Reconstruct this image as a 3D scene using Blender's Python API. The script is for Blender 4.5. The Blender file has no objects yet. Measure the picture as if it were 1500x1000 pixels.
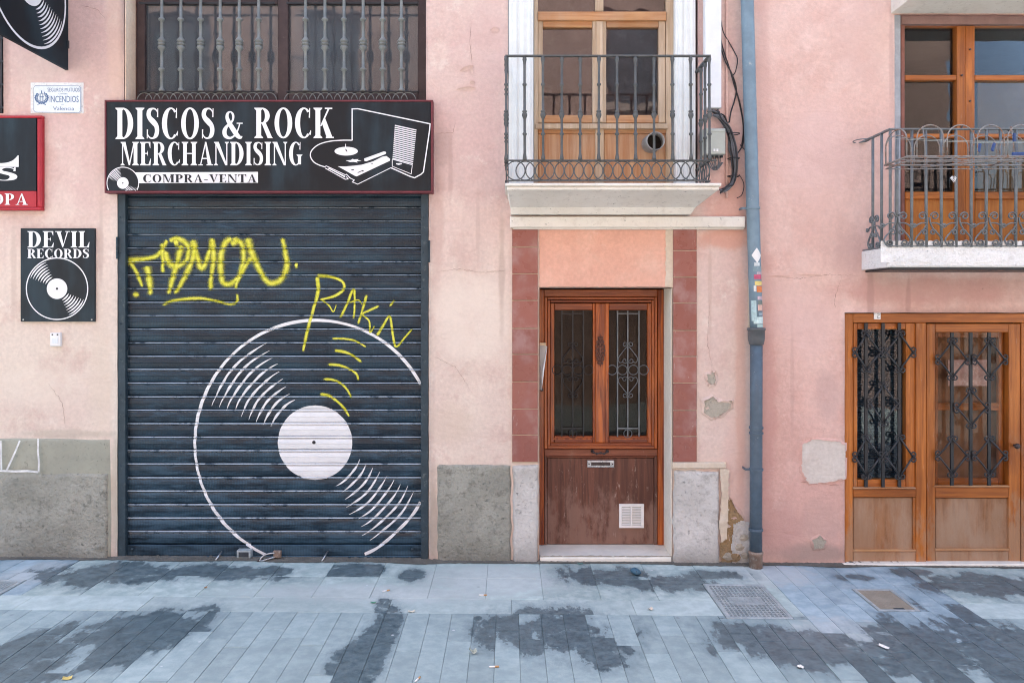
import bpy, math, random
from mathutils import Vector, noise, geometry
random.seed(7)
PI = math.pi
SC = bpy.context.scene
COL = SC.collection

# ------------------------------------------------------------------ camera, sky, sun, exposure
F = 1128.5            # focal length in photo pixels
CY, CZ = -6.1, 2.01   # camera distance from the facades, eye height
cam = bpy.data.cameras.new('camera'); cam_o = bpy.data.objects.new('camera', cam); COL.objects.link(cam_o)
cam_o.location = (0, CY, CZ); cam_o.rotation_euler = (PI/2, 0, 0)
cam.sensor_width = 36; cam.lens = F/1500*36
cam.shift_x = 5/1500; cam.shift_y = -50/1500
cam.clip_start = 0.05; cam.clip_end = 600
SC.camera = cam_o
SUN_EL, SUN_AZ = math.radians(54), math.radians(-24)      # azimuth clockwise from +y
world = bpy.data.worlds.new('World'); SC.world = world; world.use_nodes = True
wn = world.node_tree
sky = wn.nodes.new('ShaderNodeTexSky'); sky.sky_type = 'NISHITA'; sky.sun_disc = False
sky.sun_elevation = SUN_EL; sky.sun_rotation = SUN_AZ
sky.air_density = 1.0; sky.dust_density = 5.0; sky.ozone_density = 0.0
bg = wn.nodes['Background']; bg.inputs['Strength'].default_value = 0.15
wn.links.new(sky.outputs[0], bg.inputs[0])
sun = bpy.data.lights.new('sun', 'SUN'); sun.energy = 4.0; sun.angle = math.radians(.6); sun.color = (1, .95, .81)
sun_o = bpy.data.objects.new('sun', sun); COL.objects.link(sun_o)
sd = Vector((math.sin(SUN_AZ)*math.cos(SUN_EL), math.cos(SUN_AZ)*math.cos(SUN_EL), math.sin(SUN_EL)))
sun_o.rotation_euler = sd.to_track_quat('Z', 'Y').to_euler(); sun_o.location = (0, -4, 12)
SC.view_settings.view_transform = 'Standard'; SC.view_settings.look = 'None'
SC.view_settings.gamma = 1; SC.view_settings.use_curve_mapping = False
SC.view_settings.exposure = 2.36
SC.cycles.use_denoising = True; SC.cycles.filter_width = 1.05
SC.cycles.max_bounces = 8; SC.cycles.diffuse_bounces = 4; SC.cycles.transparent_max_bounces = 12

def PX(px, y=0.0): return (px-745)*(y-CY)/F
def PZ(py, y=0.0): return CZ+(450-py)*(y-CY)/F
TILT = 0.0087                                   # the street falls gently to the right
def G(px, py):                                  # pixel on the street -> point
    x = 0
    for _ in range(4):
        h = CZ+TILT*x; d = h*F/(py-450); x = (px-745)*d/F
    return x, CY+d

# ------------------------------------------------------------------ node helpers
class NT:
    def __init__(s, name):
        s.m = bpy.data.materials.new(name); s.m.use_nodes = True; s.t = s.m.node_tree
        s.b = s.t.nodes['Principled BSDF']; s.out = s.t.nodes['Material Output']; s._pos = None; s._sep = None
    def n(s, kind, **kw):
        x = s.t.nodes.new(kind)
        for k, v in kw.items(): setattr(x, k, v)
        return x
    def put(s, sock, v):
        if isinstance(v, bpy.types.NodeSocket): s.t.links.new(v, sock)
        elif v is not None:
            if hasattr(sock.default_value, '__len__') and not hasattr(v, '__len__'): v = (v, v, v, 1)[:len(sock.default_value)]
            if hasattr(v, '__len__') and len(sock.default_value) == 4 and len(v) == 3: v = (*v, 1)
            sock.default_value = v
    def pos(s):
        if not s._pos: s._pos = s.n('ShaderNodeNewGeometry').outputs['Position']
        return s._pos
    def sep(s):
        if not s._sep:
            x = s.n('ShaderNodeSeparateXYZ'); s.put(x.inputs[0], s.pos()); s._sep = x.outputs
        return s._sep
    def vm(s, op, a, b=None):
        x = s.n('ShaderNodeVectorMath', operation=op); s.put(x.inputs[0], a)
        if b is not None: s.put(x.inputs[1], b)
        return x.outputs['Value' if op in ('LENGTH', 'DISTANCE', 'DOT_PRODUCT') else 'Vector']
    def scl(s, v): return s.vm('MULTIPLY', s.pos(), v)
    def math(s, op, a, b=None, c=None, clamp=False):
        x = s.n('ShaderNodeMath', operation=op, use_clamp=clamp); s.put(x.inputs[0], a)
        if b is not None: s.put(x.inputs[1], b)
        if c is not None: s.put(x.inputs[2], c)
        return x.outputs[0]
    def noise(s, scale, detail=4, rough=.55, vec=None, dist=0.0):
        x = s.n('ShaderNodeTexNoise'); s.put(x.inputs['Vector'], vec if vec is not None else s.pos())
        x.inputs['Scale'].default_value = scale; x.inputs['Detail'].default_value = detail
        x.inputs['Roughness'].default_value = rough; x.inputs['Distortion'].default_value = dist
        return x.outputs[0]
    def voro(s, scale, vec=None, feature='F1', out='Distance'):
        x = s.n('ShaderNodeTexVoronoi', feature=feature); s.put(x.inputs['Vector'], vec if vec is not None else s.pos())
        x.inputs['Scale'].default_value = scale
        return x.outputs[out]
    def mr(s, v, a, b, c=0.0, d=1.0, smooth=True):
        x = s.n('ShaderNodeMapRange', interpolation_type='SMOOTHSTEP' if smooth else 'LINEAR')
        s.put(x.inputs[0], v)
        for i, q in enumerate((a, b, c, d)): s.put(x.inputs[i+1], q)
        return x.outputs[0]
    def mix(s, f, a, b, mode='MIX'):
        x = s.n('ShaderNodeMix', data_type='RGBA', blend_type=mode); s.put(x.inputs[0], f); s.put(x.inputs[6], a); s.put(x.inputs[7], b)
        return x.outputs[2]
    def rnd(s): return s.n('ShaderNodeObjectInfo').outputs['Random']
    def bump(s, h, dist=.01, strength=1.0, normal=None):
        x = s.n('ShaderNodeBump'); s.put(x.inputs['Height'], h); x.inputs['Distance'].default_value = dist
        x.inputs['Strength'].default_value = strength
        if normal is not None: s.put(x.inputs['Normal'], normal)
        return x.outputs[0]
    def done(s, col=None, rough=None, normal=None, metal=None, spec=None, alpha=None):
        for k, v in (('Base Color', col), ('Roughness', rough), ('Normal', normal), ('Metallic', metal), ('Specular IOR Level', spec), ('Alpha', alpha)):
            if v is not None: s.put(s.b.inputs[k], v)
        return s.m

def plaster(name, pink, cream, cream_z=None, rough_amt=1.0, seed=0.0, grime=1.0, rose=None, locals_=None):
    s = NT(name)
    p = s.vm('ADD', s.pos(), (seed, seed*.7, seed*1.3))
    big = s.noise(.75, 3, .5, p); mid = s.noise(3.2, 6, .62, p); fine = s.noise(38, 6, .65, p)
    streak = s.noise(1.0, 5, .6, s.vm('MULTIPLY', p, (9, 9, .55)))
    f = s.mr(s.math('ADD', big, s.math('MULTIPLY', s.math('SUBTRACT', mid, .5), .9)), .38, .68)
    if cream_z:
        z = s.sep()[2]
        zz = s.math('ADD', z, s.math('MULTIPLY', s.math('SUBTRACT', big, .5), 1.3))
        fz = s.mr(zz, cream_z[0], cream_z[1], 1, .0)
        fz = s.math('MULTIPLY', fz, s.mr(s.math('ADD', s.sep()[0], s.math('MULTIPLY', mid, .4)), 1.55, 1.8, 1, .35))
        f = s.math('ADD', s.math('MULTIPLY', f, .30), s.math('MULTIPLY', fz, .75), clamp=True)
    col = s.mix(f, pink, cream)
    if rose:
        fr = s.mr(s.math('ADD', s.sep()[2], s.math('MULTIPLY', s.math('SUBTRACT', mid, .5), 2.2)), .5, 2.6, 1, 0)
        col = s.mix(s.math('MULTIPLY', fr, .85), col, rose)
    # worn lighter washes and darker dirt
    wash = s.mr(s.noise(1.6, 8, .68, s.vm('MULTIPLY', p, (1.2, 1, .8))), .52, .66)
    col = s.mix(s.math('MULTIPLY', wash, .35), col, (min(1, cream[0]*1.12), min(1, cream[1]*1.14), min(1, cream[2]*1.14)))
    blot = s.mr(s.noise(2.3, 9, .74, s.vm('ADD', p, (4.4, 0, 9.1))), .50, .64)
    col = s.mix(s.math('MULTIPLY', blot, .42*min(1, grime+.3)), col, (pink[0]*.84, pink[1]*.76, pink[2]*.73))
    rub = s.mr(s.noise(4.6, 10, .78, s.vm('ADD', p, (1.4, 0, 2.1))), .57, .65)
    col = s.mix(s.math('MULTIPLY', rub, .40), col, (min(1, cream[0]*1.10), min(1, cream[1]*1.16), min(1, cream[2]*1.20)))
    dirt = s.math('MULTIPLY', s.mr(streak, .54, .80), .16*grime)
    col = s.mix(dirt, col, (pink[0]*.55, pink[1]*.53, pink[2]*.53))
    low = s.math('MULTIPLY', s.mr(s.math('ADD', s.sep()[2], s.math('MULTIPLY', mid, .9)), .35, 1.0, 1, 0), .35*grime)
    col = s.mix(low, col, (.34, .28, .23))
    # small scuffs, nicks
    nick = s.mr(s.noise(11, 8, .7, p), .70, .74)
    col = s.mix(s.math('MULTIPLY', nick, .55), col, (.36, .31, .27))
    spk = s.mr(fine, .3, .75, .93, 1.06)
    x = s.n('ShaderNodeVectorMath', operation='SCALE'); s.put(x.inputs[0], col); s.put(x.inputs['Scale'], spk); col = x.outputs[0]
    if locals_:
        ragged = s.math('MULTIPLY', s.math('SUBTRACT', s.noise(3.2, 8, .7, p), .5), 1.7)
        for (cx, cz, rx, rz, c3, amt) in locals_:
            dd = s.vm('LENGTH', s.vm('MULTIPLY', s.vm('SUBTRACT', s.pos(), (cx, 0, cz)), (1/rx, 0, 1/rz)))
            dd = s.math('ADD', dd, ragged)
            col = s.mix(s.mr(dd, .45, 1.15, amt, 0), col, c3)
    trowel = s.noise(1.0, 4, .55, s.vm('MULTIPLY', p, (3.2, 3, 6.5)), 1.2)
    h = s.math('ADD', s.math('MULTIPLY', mid, .9), s.math('ADD', s.math('MULTIPLY', fine, .14), s.math('MULTIPLY', nick, -.25)))
    h = s.math('ADD', h, s.math('ADD', s.math('MULTIPLY', trowel, .8), s.math('MULTIPLY', s.noise(95, 4, .7, p), .10)))
    return s.done(col, .88, s.bump(h, .012*rough_amt, .9), spec=.25)

def mortar(name, c1, c2, c3, amt=1.0, scale=1.0):
    s = NT(name)
    a = s.noise(2.2*scale, 6, .6); b = s.noise(14*scale, 8, .7); c = s.noise(70, 5, .7); v = s.voro(38*scale)
    col = s.mix(s.mr(a, .35, .65), c1, c2)
    col = s.mix(s.math('MULTIPLY', s.mr(b, .5, .72), .75), col, c3)
    pits = s.mr(s.noise(34*scale, 5, .75), .62, .68)
    col = s.mix(s.math('MULTIPLY', pits, .6), col, (c1[0]*.35, c1[1]*.35, c1[2]*.37))
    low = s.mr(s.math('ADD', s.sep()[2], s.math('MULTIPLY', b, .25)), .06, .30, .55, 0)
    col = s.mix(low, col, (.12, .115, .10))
    h = s.math('ADD', s.math('MULTIPLY', b, .55), s.math('ADD', s.math('MULTIPLY', c, .5), s.math('SUBTRACT', s.math('MULTIPLY', v, .3), s.math('MULTIPLY', pits, .4))))
    return s.done(col, .93, s.bump(h, .014*amt, 1.0), spec=.2)

def wood(name, c1, c2, axis='z', rough=.42, worn=None, scuff=0.0, dark=(.03, .012, .006), spec=.4, fade=0.0):
    s = NT(name)
    k = {'z': (26, 26, 1.6), 'x': (1.6, 26, 26)}[axis]
    pv = s.scl(k)
    r = s.rnd()
    off = s.n('ShaderNodeCombineXYZ'); s.put(off.inputs[0], s.math('MULTIPLY', r, 31.0)); s.put(off.inputs[2], s.math('MULTIPLY', r, 17.0))
    pv = s.vm('ADD', pv, off.outputs[0])
    g = s.noise(1.0, 6, .6, pv, .8); big = s.noise(2.0, 3, .5)
    fine = s.noise(3.2, 5, .7, pv)
    col = s.mix(s.mr(g, .34, .68), c1, c2)
    col = s.mix(s.math('MULTIPLY', s.mr(fine, .55, .75), .45), col, dark)
    col = s.mix(s.math('MULTIPLY', s.mr(big, .42, .7), .35), col, (c1[0]*.6, c1[1]*.55, c1[2]*.5))
    rg = rough
    if worn:
        w = s.noise(3.0, 8, .7, s.scl((2.2, 2, .9)))
        wz = s.math('ADD', w, s.mr(s.sep()[2], .1, .75, .16, -.06))
        wf = s.mr(wz, .50, .68)
        col = s.mix(s.math('MULTIPLY', wf, .75), col, worn)
        sc = s.mr(s.noise(9, 10, .78, s.scl((3.4, 2, .7))), .60, .66)
        col = s.mix(s.math('MULTIPLY', sc, scuff), col, (.42, .33, .28))
        rg = s.mr(wf, 0, 1, rough, .8)
    if fade:
        f = s.mr(s.noise(2.4, 6, .65, s.scl((1.5, 1, .6))), .35, .7)
        col = s.mix(s.math('MULTIPLY', f, fade), col, (.46, .36, .27))
    tone = s.mr(r, 0, 1, .86, 1.12, False)
    x = s.n('ShaderNodeVectorMath', operation='SCALE'); s.put(x.inputs[0], col); s.put(x.inputs['Scale'], tone); col = x.outputs[0]
    return s.done(col, rg, s.bump(s.math('ADD', g, s.math('MULTIPLY', fine, .6)), .0016, .8), spec=spec)

def painted(name, c, rough=.5, wear=None, wear_at=(.60, .68), scale=9.0, metal=0.0, spec=.4, bump=.0015, var=.18):
    s = NT(name)
    a = s.noise(scale, 7, .68); b = s.noise(scale*5, 5, .65)
    col = s.mix(s.mr(a, .35, .7), tuple(x*(1-var) for x in c), tuple(min(1, x*(1+var)) for x in c))
    if wear: col = s.mix(s.mr(s.noise(scale*1.7, 9, .75), *wear_at), col, wear)
    return s.done(col, s.mr(b, .3, .7, max(.05, rough-.08), min(1, rough+.12)), s.bump(s.math('ADD', a, s.math('MULTIPLY', b, .4)), bump, .7), metal, spec)

def glass(name, tint=(.62, .66, .66), refl=1.0, rough=.015, ior=1.6, dust_sheen=0.0, sheen_col=(.30, .25, .26)):
    s = NT(name)
    tr = s.n('ShaderNodeBsdfTransparent'); s.put(tr.inputs[0], tint)
    gl = s.n('ShaderNodeBsdfGlossy'); gl.inputs['Roughness'].default_value = rough; s.put(gl.inputs[0], (.95, .97, 1))
    fr = s.n('ShaderNodeFresnel'); fr.inputs[0].default_value = ior
    wob = s.noise(3.2, 2, .4); s.put(gl.inputs['Normal'], s.bump(wob, .012, .14))
    mx = s.n('ShaderNodeMixShader'); s.put(mx.inputs[0], s.math('MULTIPLY', fr.outputs[0], refl, clamp=True))
    base = tr.outputs[0]
    if dust_sheen:
        df = s.n('ShaderNodeBsdfDiffuse'); s.put(df.inputs[0], sheen_col); md = s.n('ShaderNodeMixShader')
        s.put(md.inputs[0], s.math('MULTIPLY', s.mr(s.noise(1.7, 3, .5, s.scl((1, 1, .6))), .3, .7, .7, 1.1), dust_sheen)); s.put(md.inputs[1], base); s.put(md.inputs[2], df.outputs[0]); base = md.outputs[0]
    s.put(mx.inputs[1], base); s.put(mx.inputs[2], gl.outputs[0]); s.put(s.out.inputs[0], mx.outputs[0])
    return s.m

# ------------------------------------------------------------------ mesh helpers
class MB:
    def __init__(s): s.v = []; s.f = []; s.at = None
    def add(s, vs, fs):
        o = len(s.v); s.v += [tuple(v) for v in vs]; s.f += [tuple(i+o for i in f) for f in fs]; return s
    def box(s, x0, x1, y0, y1, z0, z1, ch=0.0):
        if x0 > x1: x0, x1 = x1, x0
        if y0 > y1: y0, y1 = y1, y0
        if z0 > z1: z0, z1 = z1, z0
        ch = min(ch, .3*(x1-x0), .45*(y1-y0), .3*(z1-z0))
        if ch <= 0:
            return s.add([(x0,y0,z0),(x1,y0,z0),(x1,y1,z0),(x0,y1,z0),(x0,y0,z1),(x1,y0,z1),(x1,y1,z1),(x0,y1,z1)],
                         [(0,1,5,4),(1,2,6,5),(2,3,7,6),(3,0,4,7),(4,5,6,7),(3,2,1,0)])
        c = ch   # chamfered towards the street (-y) and on top
        vs = [(x0,y1,z0),(x1,y1,z0),(x1,y1,z1),(x0,y1,z1),
              (x0,y0+c,z0),(x1,y0+c,z0),(x1,y0+c,z1),(x0,y0+c,z1),
              (x0+c,y0,z0+c),(x1-c,y0,z0+c),(x1-c,y0,z1-c),(x0+c,y0,z1-c)]
        return s.add(vs, [(8,9,10,11),(4,5,9,8),(5,6,10,9),(6,7,11,10),(7,4,8,11),(0,1,5,4),(1,2,6,5),(2,3,7,6),(3,0,4,7),(3,2,1,0)])
    def bpx(s, a, b, c, d, yf, yb, ch=.003):        # pixel rectangle a,b - c,d whose front face stands at yf
        return s.box(PX(a, yf), PX(c, yf), yf, yb, PZ(d, yf), PZ(b, yf), ch)
    def tube(s, pts, r, n=6, closed=False, caps=True, flat=None):
        pts = [Vector(p) for p in pts]; m = len(pts); rs = r if hasattr(r, '__len__') else [r]*m
        vs = []; up = None
        for i, p in enumerate(pts):
            if closed: t = pts[(i+1) % m]-pts[i-1]
            else: t = pts[min(i+1, m-1)]-pts[max(i-1, 0)]
            t = t.normalized() if t.length > 1e-9 else Vector((0, 0, 1))
            if up is None:
                up = Vector((0, 1, 0)) if abs(t.y) < .9 else Vector((1, 0, 0))
            a = (up-t*up.dot(t))
            if a.length < 1e-6: a = Vector((1, 0, 0))-t*t.x
            a.normalize(); up = a; b = t.cross(a)
            for k in range(n):
                q = 2*PI*(k+.5)/n
                w = flat or 1.0
                vs.append(p+a*(math.cos(q)*rs[i]*w)+b*(math.sin(q)*rs[i]))
        fs = []
        for i in range(m if closed else m-1):
            j = (i+1) % m
            for k in range(n): fs.append((i*n+k, i*n+(k+1) % n, j*n+(k+1) % n, j*n+k))
        if caps and not closed: fs += [tuple(range(n-1, -1, -1)), tuple((m-1)*n+k for k in range(n))]
        return s.add(vs, fs)
    def lathe(s, prof, c=(0, 0, 0), n=10):          # prof: (radius, z)
        vs = []; fs = []
        for r, z in prof:
            for k in range(n): vs.append((c[0]+r*math.cos(2*PI*k/n), c[1]+r*math.sin(2*PI*k/n), c[2]+z))
        for i in range(len(prof)-1):
            for k in range(n): fs.append((i*n+k, i*n+(k+1) % n, (i+1)*n+(k+1) % n, (i+1)*n+k))
        fs += [tuple(range(n-1, -1, -1)), tuple((len(prof)-1)*n+k for k in range(n))]
        return s.add(vs, fs)
    def prism(s, xz, y0, y1):                       # outline in x,z (counter-clockwise from the street) pushed back to y1
        n = len(xz)
        return s.add([(x, y0, z) for x, z in xz]+[(x, y1, z) for x, z in xz],
                     [tuple(range(n)), tuple(range(2*n-1, n-1, -1))]+[(i, i+n, (i+1) % n+n, (i+1) % n) for i in range(n)])
    def build(s, name, mat, parent=None, smooth=False, loc=None, bevel=0):
        me = bpy.data.meshes.new(name); me.from_pydata(s.v, [], s.f)
        if s.at is not None:
            a = me.attributes.new('soft', 'FLOAT', 'POINT'); a.data.foreach_set('value', s.at)
        me.materials.append(mat); me.validate(); me.update()
        if smooth: me.polygons.foreach_set('use_smooth', [True]*len(me.polygons))
        o = bpy.data.objects.new(name, me); COL.objects.link(o)
        if parent: o.parent = parent
        if loc: o.location = loc
        if bevel:
            b = o.modifiers.new('edge', 'BEVEL'); b.width = bevel; b.segments = 2; b.limit_method = 'ANGLE'
        return o

def empty(name, parent=None, loc=(0, 0, 0)):
    o = bpy.data.objects.new(name, None); COL.objects.link(o); o.location = loc; o.parent = parent; o.empty_display_size = .1
    return o
def tag(o, label, cat, group=None, kind=None):
    if label: o['label'] = label
    if cat: o['category'] = cat
    if group: o['group'] = group
    if kind: o['kind'] = kind
    return o
def copy(o, parent=None, loc=None):
    c = o.copy(); COL.objects.link(c)
    if parent is not None: c.parent = parent
    if loc is not None: c.location = loc
    return c
def arc(cx, cz, r, a0, a1, n=12, y=0.0, rz=None):
    rz = rz or r
    return [(cx+r*math.cos(math.radians(a0+(a1-a0)*i/n)), y, cz+rz*math.sin(math.radians(a0+(a1-a0)*i/n))) for i in range(n+1)]
def spiral(cx, cz, r0, r1, a0, turns, y=0.0, n=18):
    return [(cx+(r0+(r1-r0)*i/n)*math.cos(math.radians(a0+360*turns*i/n)), y, cz+(r0+(r1-r0)*i/n)*math.sin(math.radians(a0+360*turns*i/n))) for i in range(n+1)]
def smooth_path(pts, n=8):                          # Catmull-Rom
    out = []; m = len(pts); D = len(pts[0])
    for i in range(m-1):
        p0, p1, p2, p3 = pts[max(i-1, 0)], pts[i], pts[i+1], pts[min(i+2, m-1)]
        for k in range(n):
            t = k/n
            out.append(tuple(.5*(2*p1[d]+(p2[d]-p0[d])*t+(2*p0[d]-5*p1[d]+4*p2[d]-p3[d])*t*t+(3*p1[d]-p0[d]-3*p2[d]+p3[d])*t**3) for d in range(D)))
    return out+[tuple(pts[-1])]
def inside(x, z, poly):
    c = False; n = len(poly); j = n-1
    for i in range(n):
        xi, zi = poly[i]; xj, zj = poly[j]
        if (zi > z) != (zj > z) and x < (xj-xi)*(z-zi)/(zj-zi)+xi: c = not c
        j = i
    return c
def nz(x, y, z): return noise.noise(Vector((x, y, z)))
def grid_patch(poly, cell, yf, jag=.5):             # ragged sheet of small cells that fills a pixel outline
    P = [(PX(a), PZ(b)) for a, b in poly]
    x0, x1 = min(p[0] for p in P), max(p[0] for p in P); z0, z1 = min(p[1] for p in P), max(p[1] for p in P)
    nx, nzz = int((x1-x0)/cell)+2, int((z1-z0)/cell)+2
    mb = MB(); idx = {}
    def vert(i, j):
        if (i, j) not in idx:
            x, z = x0+i*cell, z0+j*cell
            idx[i, j] = len(mb.v); mb.v.append((x+cell*.4*nz(x*90, 3, z*90), yf(x, z), z+cell*.4*nz(x*90, 9, z*90)))
        return idx[i, j]
    for i in range(nx):
        for j in range(nzz):
            x, z = x0+(i+.5)*cell, z0+(j+.5)*cell
            k = cell*jag*2
            if inside(x+k*nz(x*30, 1, z*30), z+k*nz(x*30, 5, z*30), P):
                mb.f.append((vert(i, j), vert(i+1, j), vert(i+1, j+1), vert(i, j+1)))
    return mb

def wall_sheet(x0, x1, z0, z1, holes, y, depth_back, step=.07, amp=.004, seed=0):
    """front face with openings (x0,x1,z0,z1,reveal), reveals, then sides, roof and back of the house"""
    def lines(a, b, extra):
        ks = sorted(set([a, b]+[e for e in extra if a < e < b])); out = []
        for p, q in zip(ks, ks[1:]):
            n = max(1, int(round((q-p)/step)))
            out += [p+(q-p)*i/n for i in range(n)]
        return out+[b]
    xs = lines(x0, x1, [h[0] for h in holes]+[h[1] for h in holes]); zs = lines(z0, z1, [h[2] for h in holes]+[h[3] for h in holes])
    mb = MB(); idx = {}
    def disp(x, z): return y+amp*nz(x*1.6+seed, seed, z*1.6)+amp*.5*nz(x*5+seed, 4, z*5)
    def vert(i, j):
        if (i, j) not in idx:
            x, z = xs[i], zs[j]; idx[i, j] = len(mb.v)
            mb.v.append((x+.0022*nz(x*17, seed+1, z*11), disp(x, z), z+.0022*nz(x*11, seed+2, z*17)))
        return idx[i, j]
    for i in range(len(xs)-1):
        for j in range(len(zs)-1):
            cx, cz = (xs[i]+xs[i+1])/2, (zs[j]+zs[j+1])/2
            if any(h[0] < cx < h[1] and h[2] < cz < h[3] for h in holes): continue
            mb.f.append((vert(i, j), vert(i+1, j), vert(i+1, j+1), vert(i, j+1)))
    for h in holes:
        I = [i for i, x in enumerate(xs) if h[0]-1e-6 <= x <= h[1]+1e-6]; J = [j for j, z in enumerate(zs) if h[2]-1e-6 <= z <= h[3]+1e-6]
        def strip(keys, flip):
            back = []
            for k in keys:
                v = mb.v[vert(*k)]; back.append(len(mb.v)); mb.v.append((v[0], h[4], v[2]))
            for a in range(len(keys)-1):
                q = (vert(*keys[a]), vert(*keys[a+1]), back[a+1], back[a]); mb.f.append(q[::-1] if flip else q)
        strip([(I[0], j) for j in J], False); strip([(I[-1], j) for j in J], True)
        if h[3] < z1: strip([(i, J[-1]) for i in I], False)
        if h[2] > z0: strip([(i, J[0]) for i in I], True)
    # body behind
    b = depth_back
    mb.add([(x0, y+.02, z0), (x1, y+.02, z0), (x1, b, z0), (x0, b, z0), (x0, y+.02, z1), (x1, y+.02, z1), (x1, b, z1), (x0, b, z1)],
           [(0, 3, 7, 4), (1, 5, 6, 2), (2, 6, 7, 3), (4, 5, 6, 7)])
    return mb

# ------------------------------------------------------------------ materials
m_wall_a = plaster('plaster_pale_pink', (.64, .45, .41), (.71, .60, .51), cream_z=(1.7, 3.4), seed=3.0, rough_amt=.9, grime=.8, locals_=[
    (PX(690), PZ(470), .34, .50, (.80, .70, .60), .55), (PX(665), PZ(620), .22, .20, (.62, .50, .40), .45), (PX(650), PZ(215), .10, .18, (.42, .31, .28), .5), (PX(150), PZ(560), .12, .6, (.66, .55, .45), .5),
    (PX(60), PZ(560), .35, .2, (.76, .66, .56), .5), (PX(640), PZ(330), .06, .55, (.48, .30, .25), .4), (PX(1060), PZ(350), .25, .10, (.60, .28, .19), .6), (PX(1075), PZ(690), .12, .5, (.70, .48, .42), .5), (PX(1085), PZ(560), .05, 1.0, (.62, .36, .28), .45), (PX(1062), PZ(285), .25, .25, (.62, .31, .23), .5),
    (PX(70), PZ(90), .3, .3, (.56, .42, .39), .35), (PX(715), PZ(60), .2, .4, (.60, .43, .40), .4), (PX(100), PZ(635), .5, .04, (.45, .40, .32), .5), (PX(170), PZ(720), .05, .5, (.52, .46, .36), .7), (PX(635), PZ(760), .05, .4, (.40, .34, .28), .7), (PX(168), PZ(60), .08, .8, (.70, .50, .40), .5),
    (PX(735), PZ(400), .030, .50, (.46, .34, .28), .55), (PX(660), PZ(240), .025, .35, (.48, .33, .29), .5), (PX(1040), PZ(420), .020, .45, (.50, .36, .30), .45), (PX(148), PZ(360), .025, .40, (.48, .36, .31), .5), (PX(20), PZ(400), .03, .45, (.50, .38, .32), .4), (PX(700), PZ(330), .020, .4, (.50, .36, .31), .4)])
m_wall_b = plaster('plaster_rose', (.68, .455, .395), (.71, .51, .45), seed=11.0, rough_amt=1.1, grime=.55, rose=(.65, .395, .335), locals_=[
    (PX(1122), PZ(600), .10, 1.3, (.55, .30, .26), .6), (PX(1118), PZ(140), .07, 1.4, (.58, .37, .33), .45), (PX(1370), PZ(425), .9, .13, (.55, .29, .25), .6), (PX(1190), PZ(810), .5, .10, (.36, .27, .23), .75), (PX(1140), PZ(770), .25, .3, (.52, .31, .27), .6), (PX(1205), PZ(765), .2, .22, (.54, .36, .31), .6),  # shade beside the pipe and below the balcony painted in, with grime
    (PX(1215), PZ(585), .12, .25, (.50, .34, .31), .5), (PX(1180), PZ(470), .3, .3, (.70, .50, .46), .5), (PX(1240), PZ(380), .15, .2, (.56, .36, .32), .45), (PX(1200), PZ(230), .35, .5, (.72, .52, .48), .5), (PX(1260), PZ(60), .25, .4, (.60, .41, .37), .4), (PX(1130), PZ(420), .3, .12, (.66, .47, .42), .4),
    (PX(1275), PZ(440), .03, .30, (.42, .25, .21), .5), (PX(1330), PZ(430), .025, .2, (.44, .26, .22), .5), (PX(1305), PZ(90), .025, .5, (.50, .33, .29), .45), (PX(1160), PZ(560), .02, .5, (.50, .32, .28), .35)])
m_salmon = plaster('plaster_salmon', (.72, .40, .30), (.74, .47, .37), seed=23.0, rough_amt=.6, grime=.5)
m_cream = plaster('plaster_cream', (.62, .52, .40), (.68, .60, .50), seed=31.0, rough_amt=.6, grime=.4)
m_plinth = mortar('plinth_mortar', (.325, .325, .275), (.435, .435, .375), (.17, .17, .14), amt=2.2)
m_plinth_top = mortar('plinth_paint', (.33, .335, .275), (.385, .39, .32), (.28, .285, .235), amt=.4)
m_stone = mortar('grey_stone', (.50, .485, .455), (.66, .645, .61), (.33, .32, .30), amt=1.1)
m_bare = mortar('bare_mortar', (.40, .37, .30), (.46, .42, .35), (.33, .31, .26), amt=.6, scale=2.0)
m_brown = mortar('brown_rubble', (.33, .22, .11), (.42, .30, .17), (.22, .17, .12), amt=1.3, scale=2.0)
m_limestone = mortar('pale_stone', (.72, .68, .61), (.80, .77, .71), (.60, .56, .50), amt=.3)
m_limestone_w = mortar('white_edge', (.76, .76, .75), (.84, .84, .83), (.62, .61, .58), amt=.8, scale=1.5)
m_iron = painted('grey_iron', (.098, .105, .106), .55, (.22, .15, .11), (.62, .70), 14, .1, .4)
m_iron_b = painted('blue_grey_iron', (.16, .18, .19), .5, (.20, .12, .08), (.62, .68), 14, .1, .4)
m_iron_dark = painted('black_iron', (.022, .024, .028), .38, None, scale=14, metal=.2, spec=.5)
m_wire = painted('rusty_wire', (.26, .25, .24), .55, (.24, .13, .08), (.50, .60), 12, .3, .4)
m_bars = painted('window_bars', (.19, .205, .20), .5, (.28, .28, .26), (.6, .7), 14, .1, .4)
m_door_z = wood('varnished_wood_upright', (.17, .030, .008), (.50, .125, .022), 'z', .22, dark=(.05, .010, .004), spec=.5)
m_door_x = wood('varnished_wood_across', (.18, .034, .010), (.36, .088, .020), 'x', .24, dark=(.045, .010, .004), spec=.5)
m_door_low = wood('worn_door_wood', (.085, .032, .021), (.165, .064, .040), 'z', .45, worn=(.25, .15, .115), scuff=.7, dark=(.05, .018, .010))
m_door_low_x = wood('worn_door_rail', (.16, .050, .026), (.25, .085, .045), 'x', .5, worn=(.27, .17, .12), scuff=.3, dark=(.05, .018, .010))
m_shop_z = wood('orange_wood_upright', (.29, .082, .011), (.50, .165, .027), 'z', .36, dark=(.10, .032, .010), worn=(.36, .22, .13), scuff=.25)
m_shop_x = wood('orange_wood_across', (.28, .078, .011), (.47, .150, .025), 'x', .36, dark=(.10, .032, .010))
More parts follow.
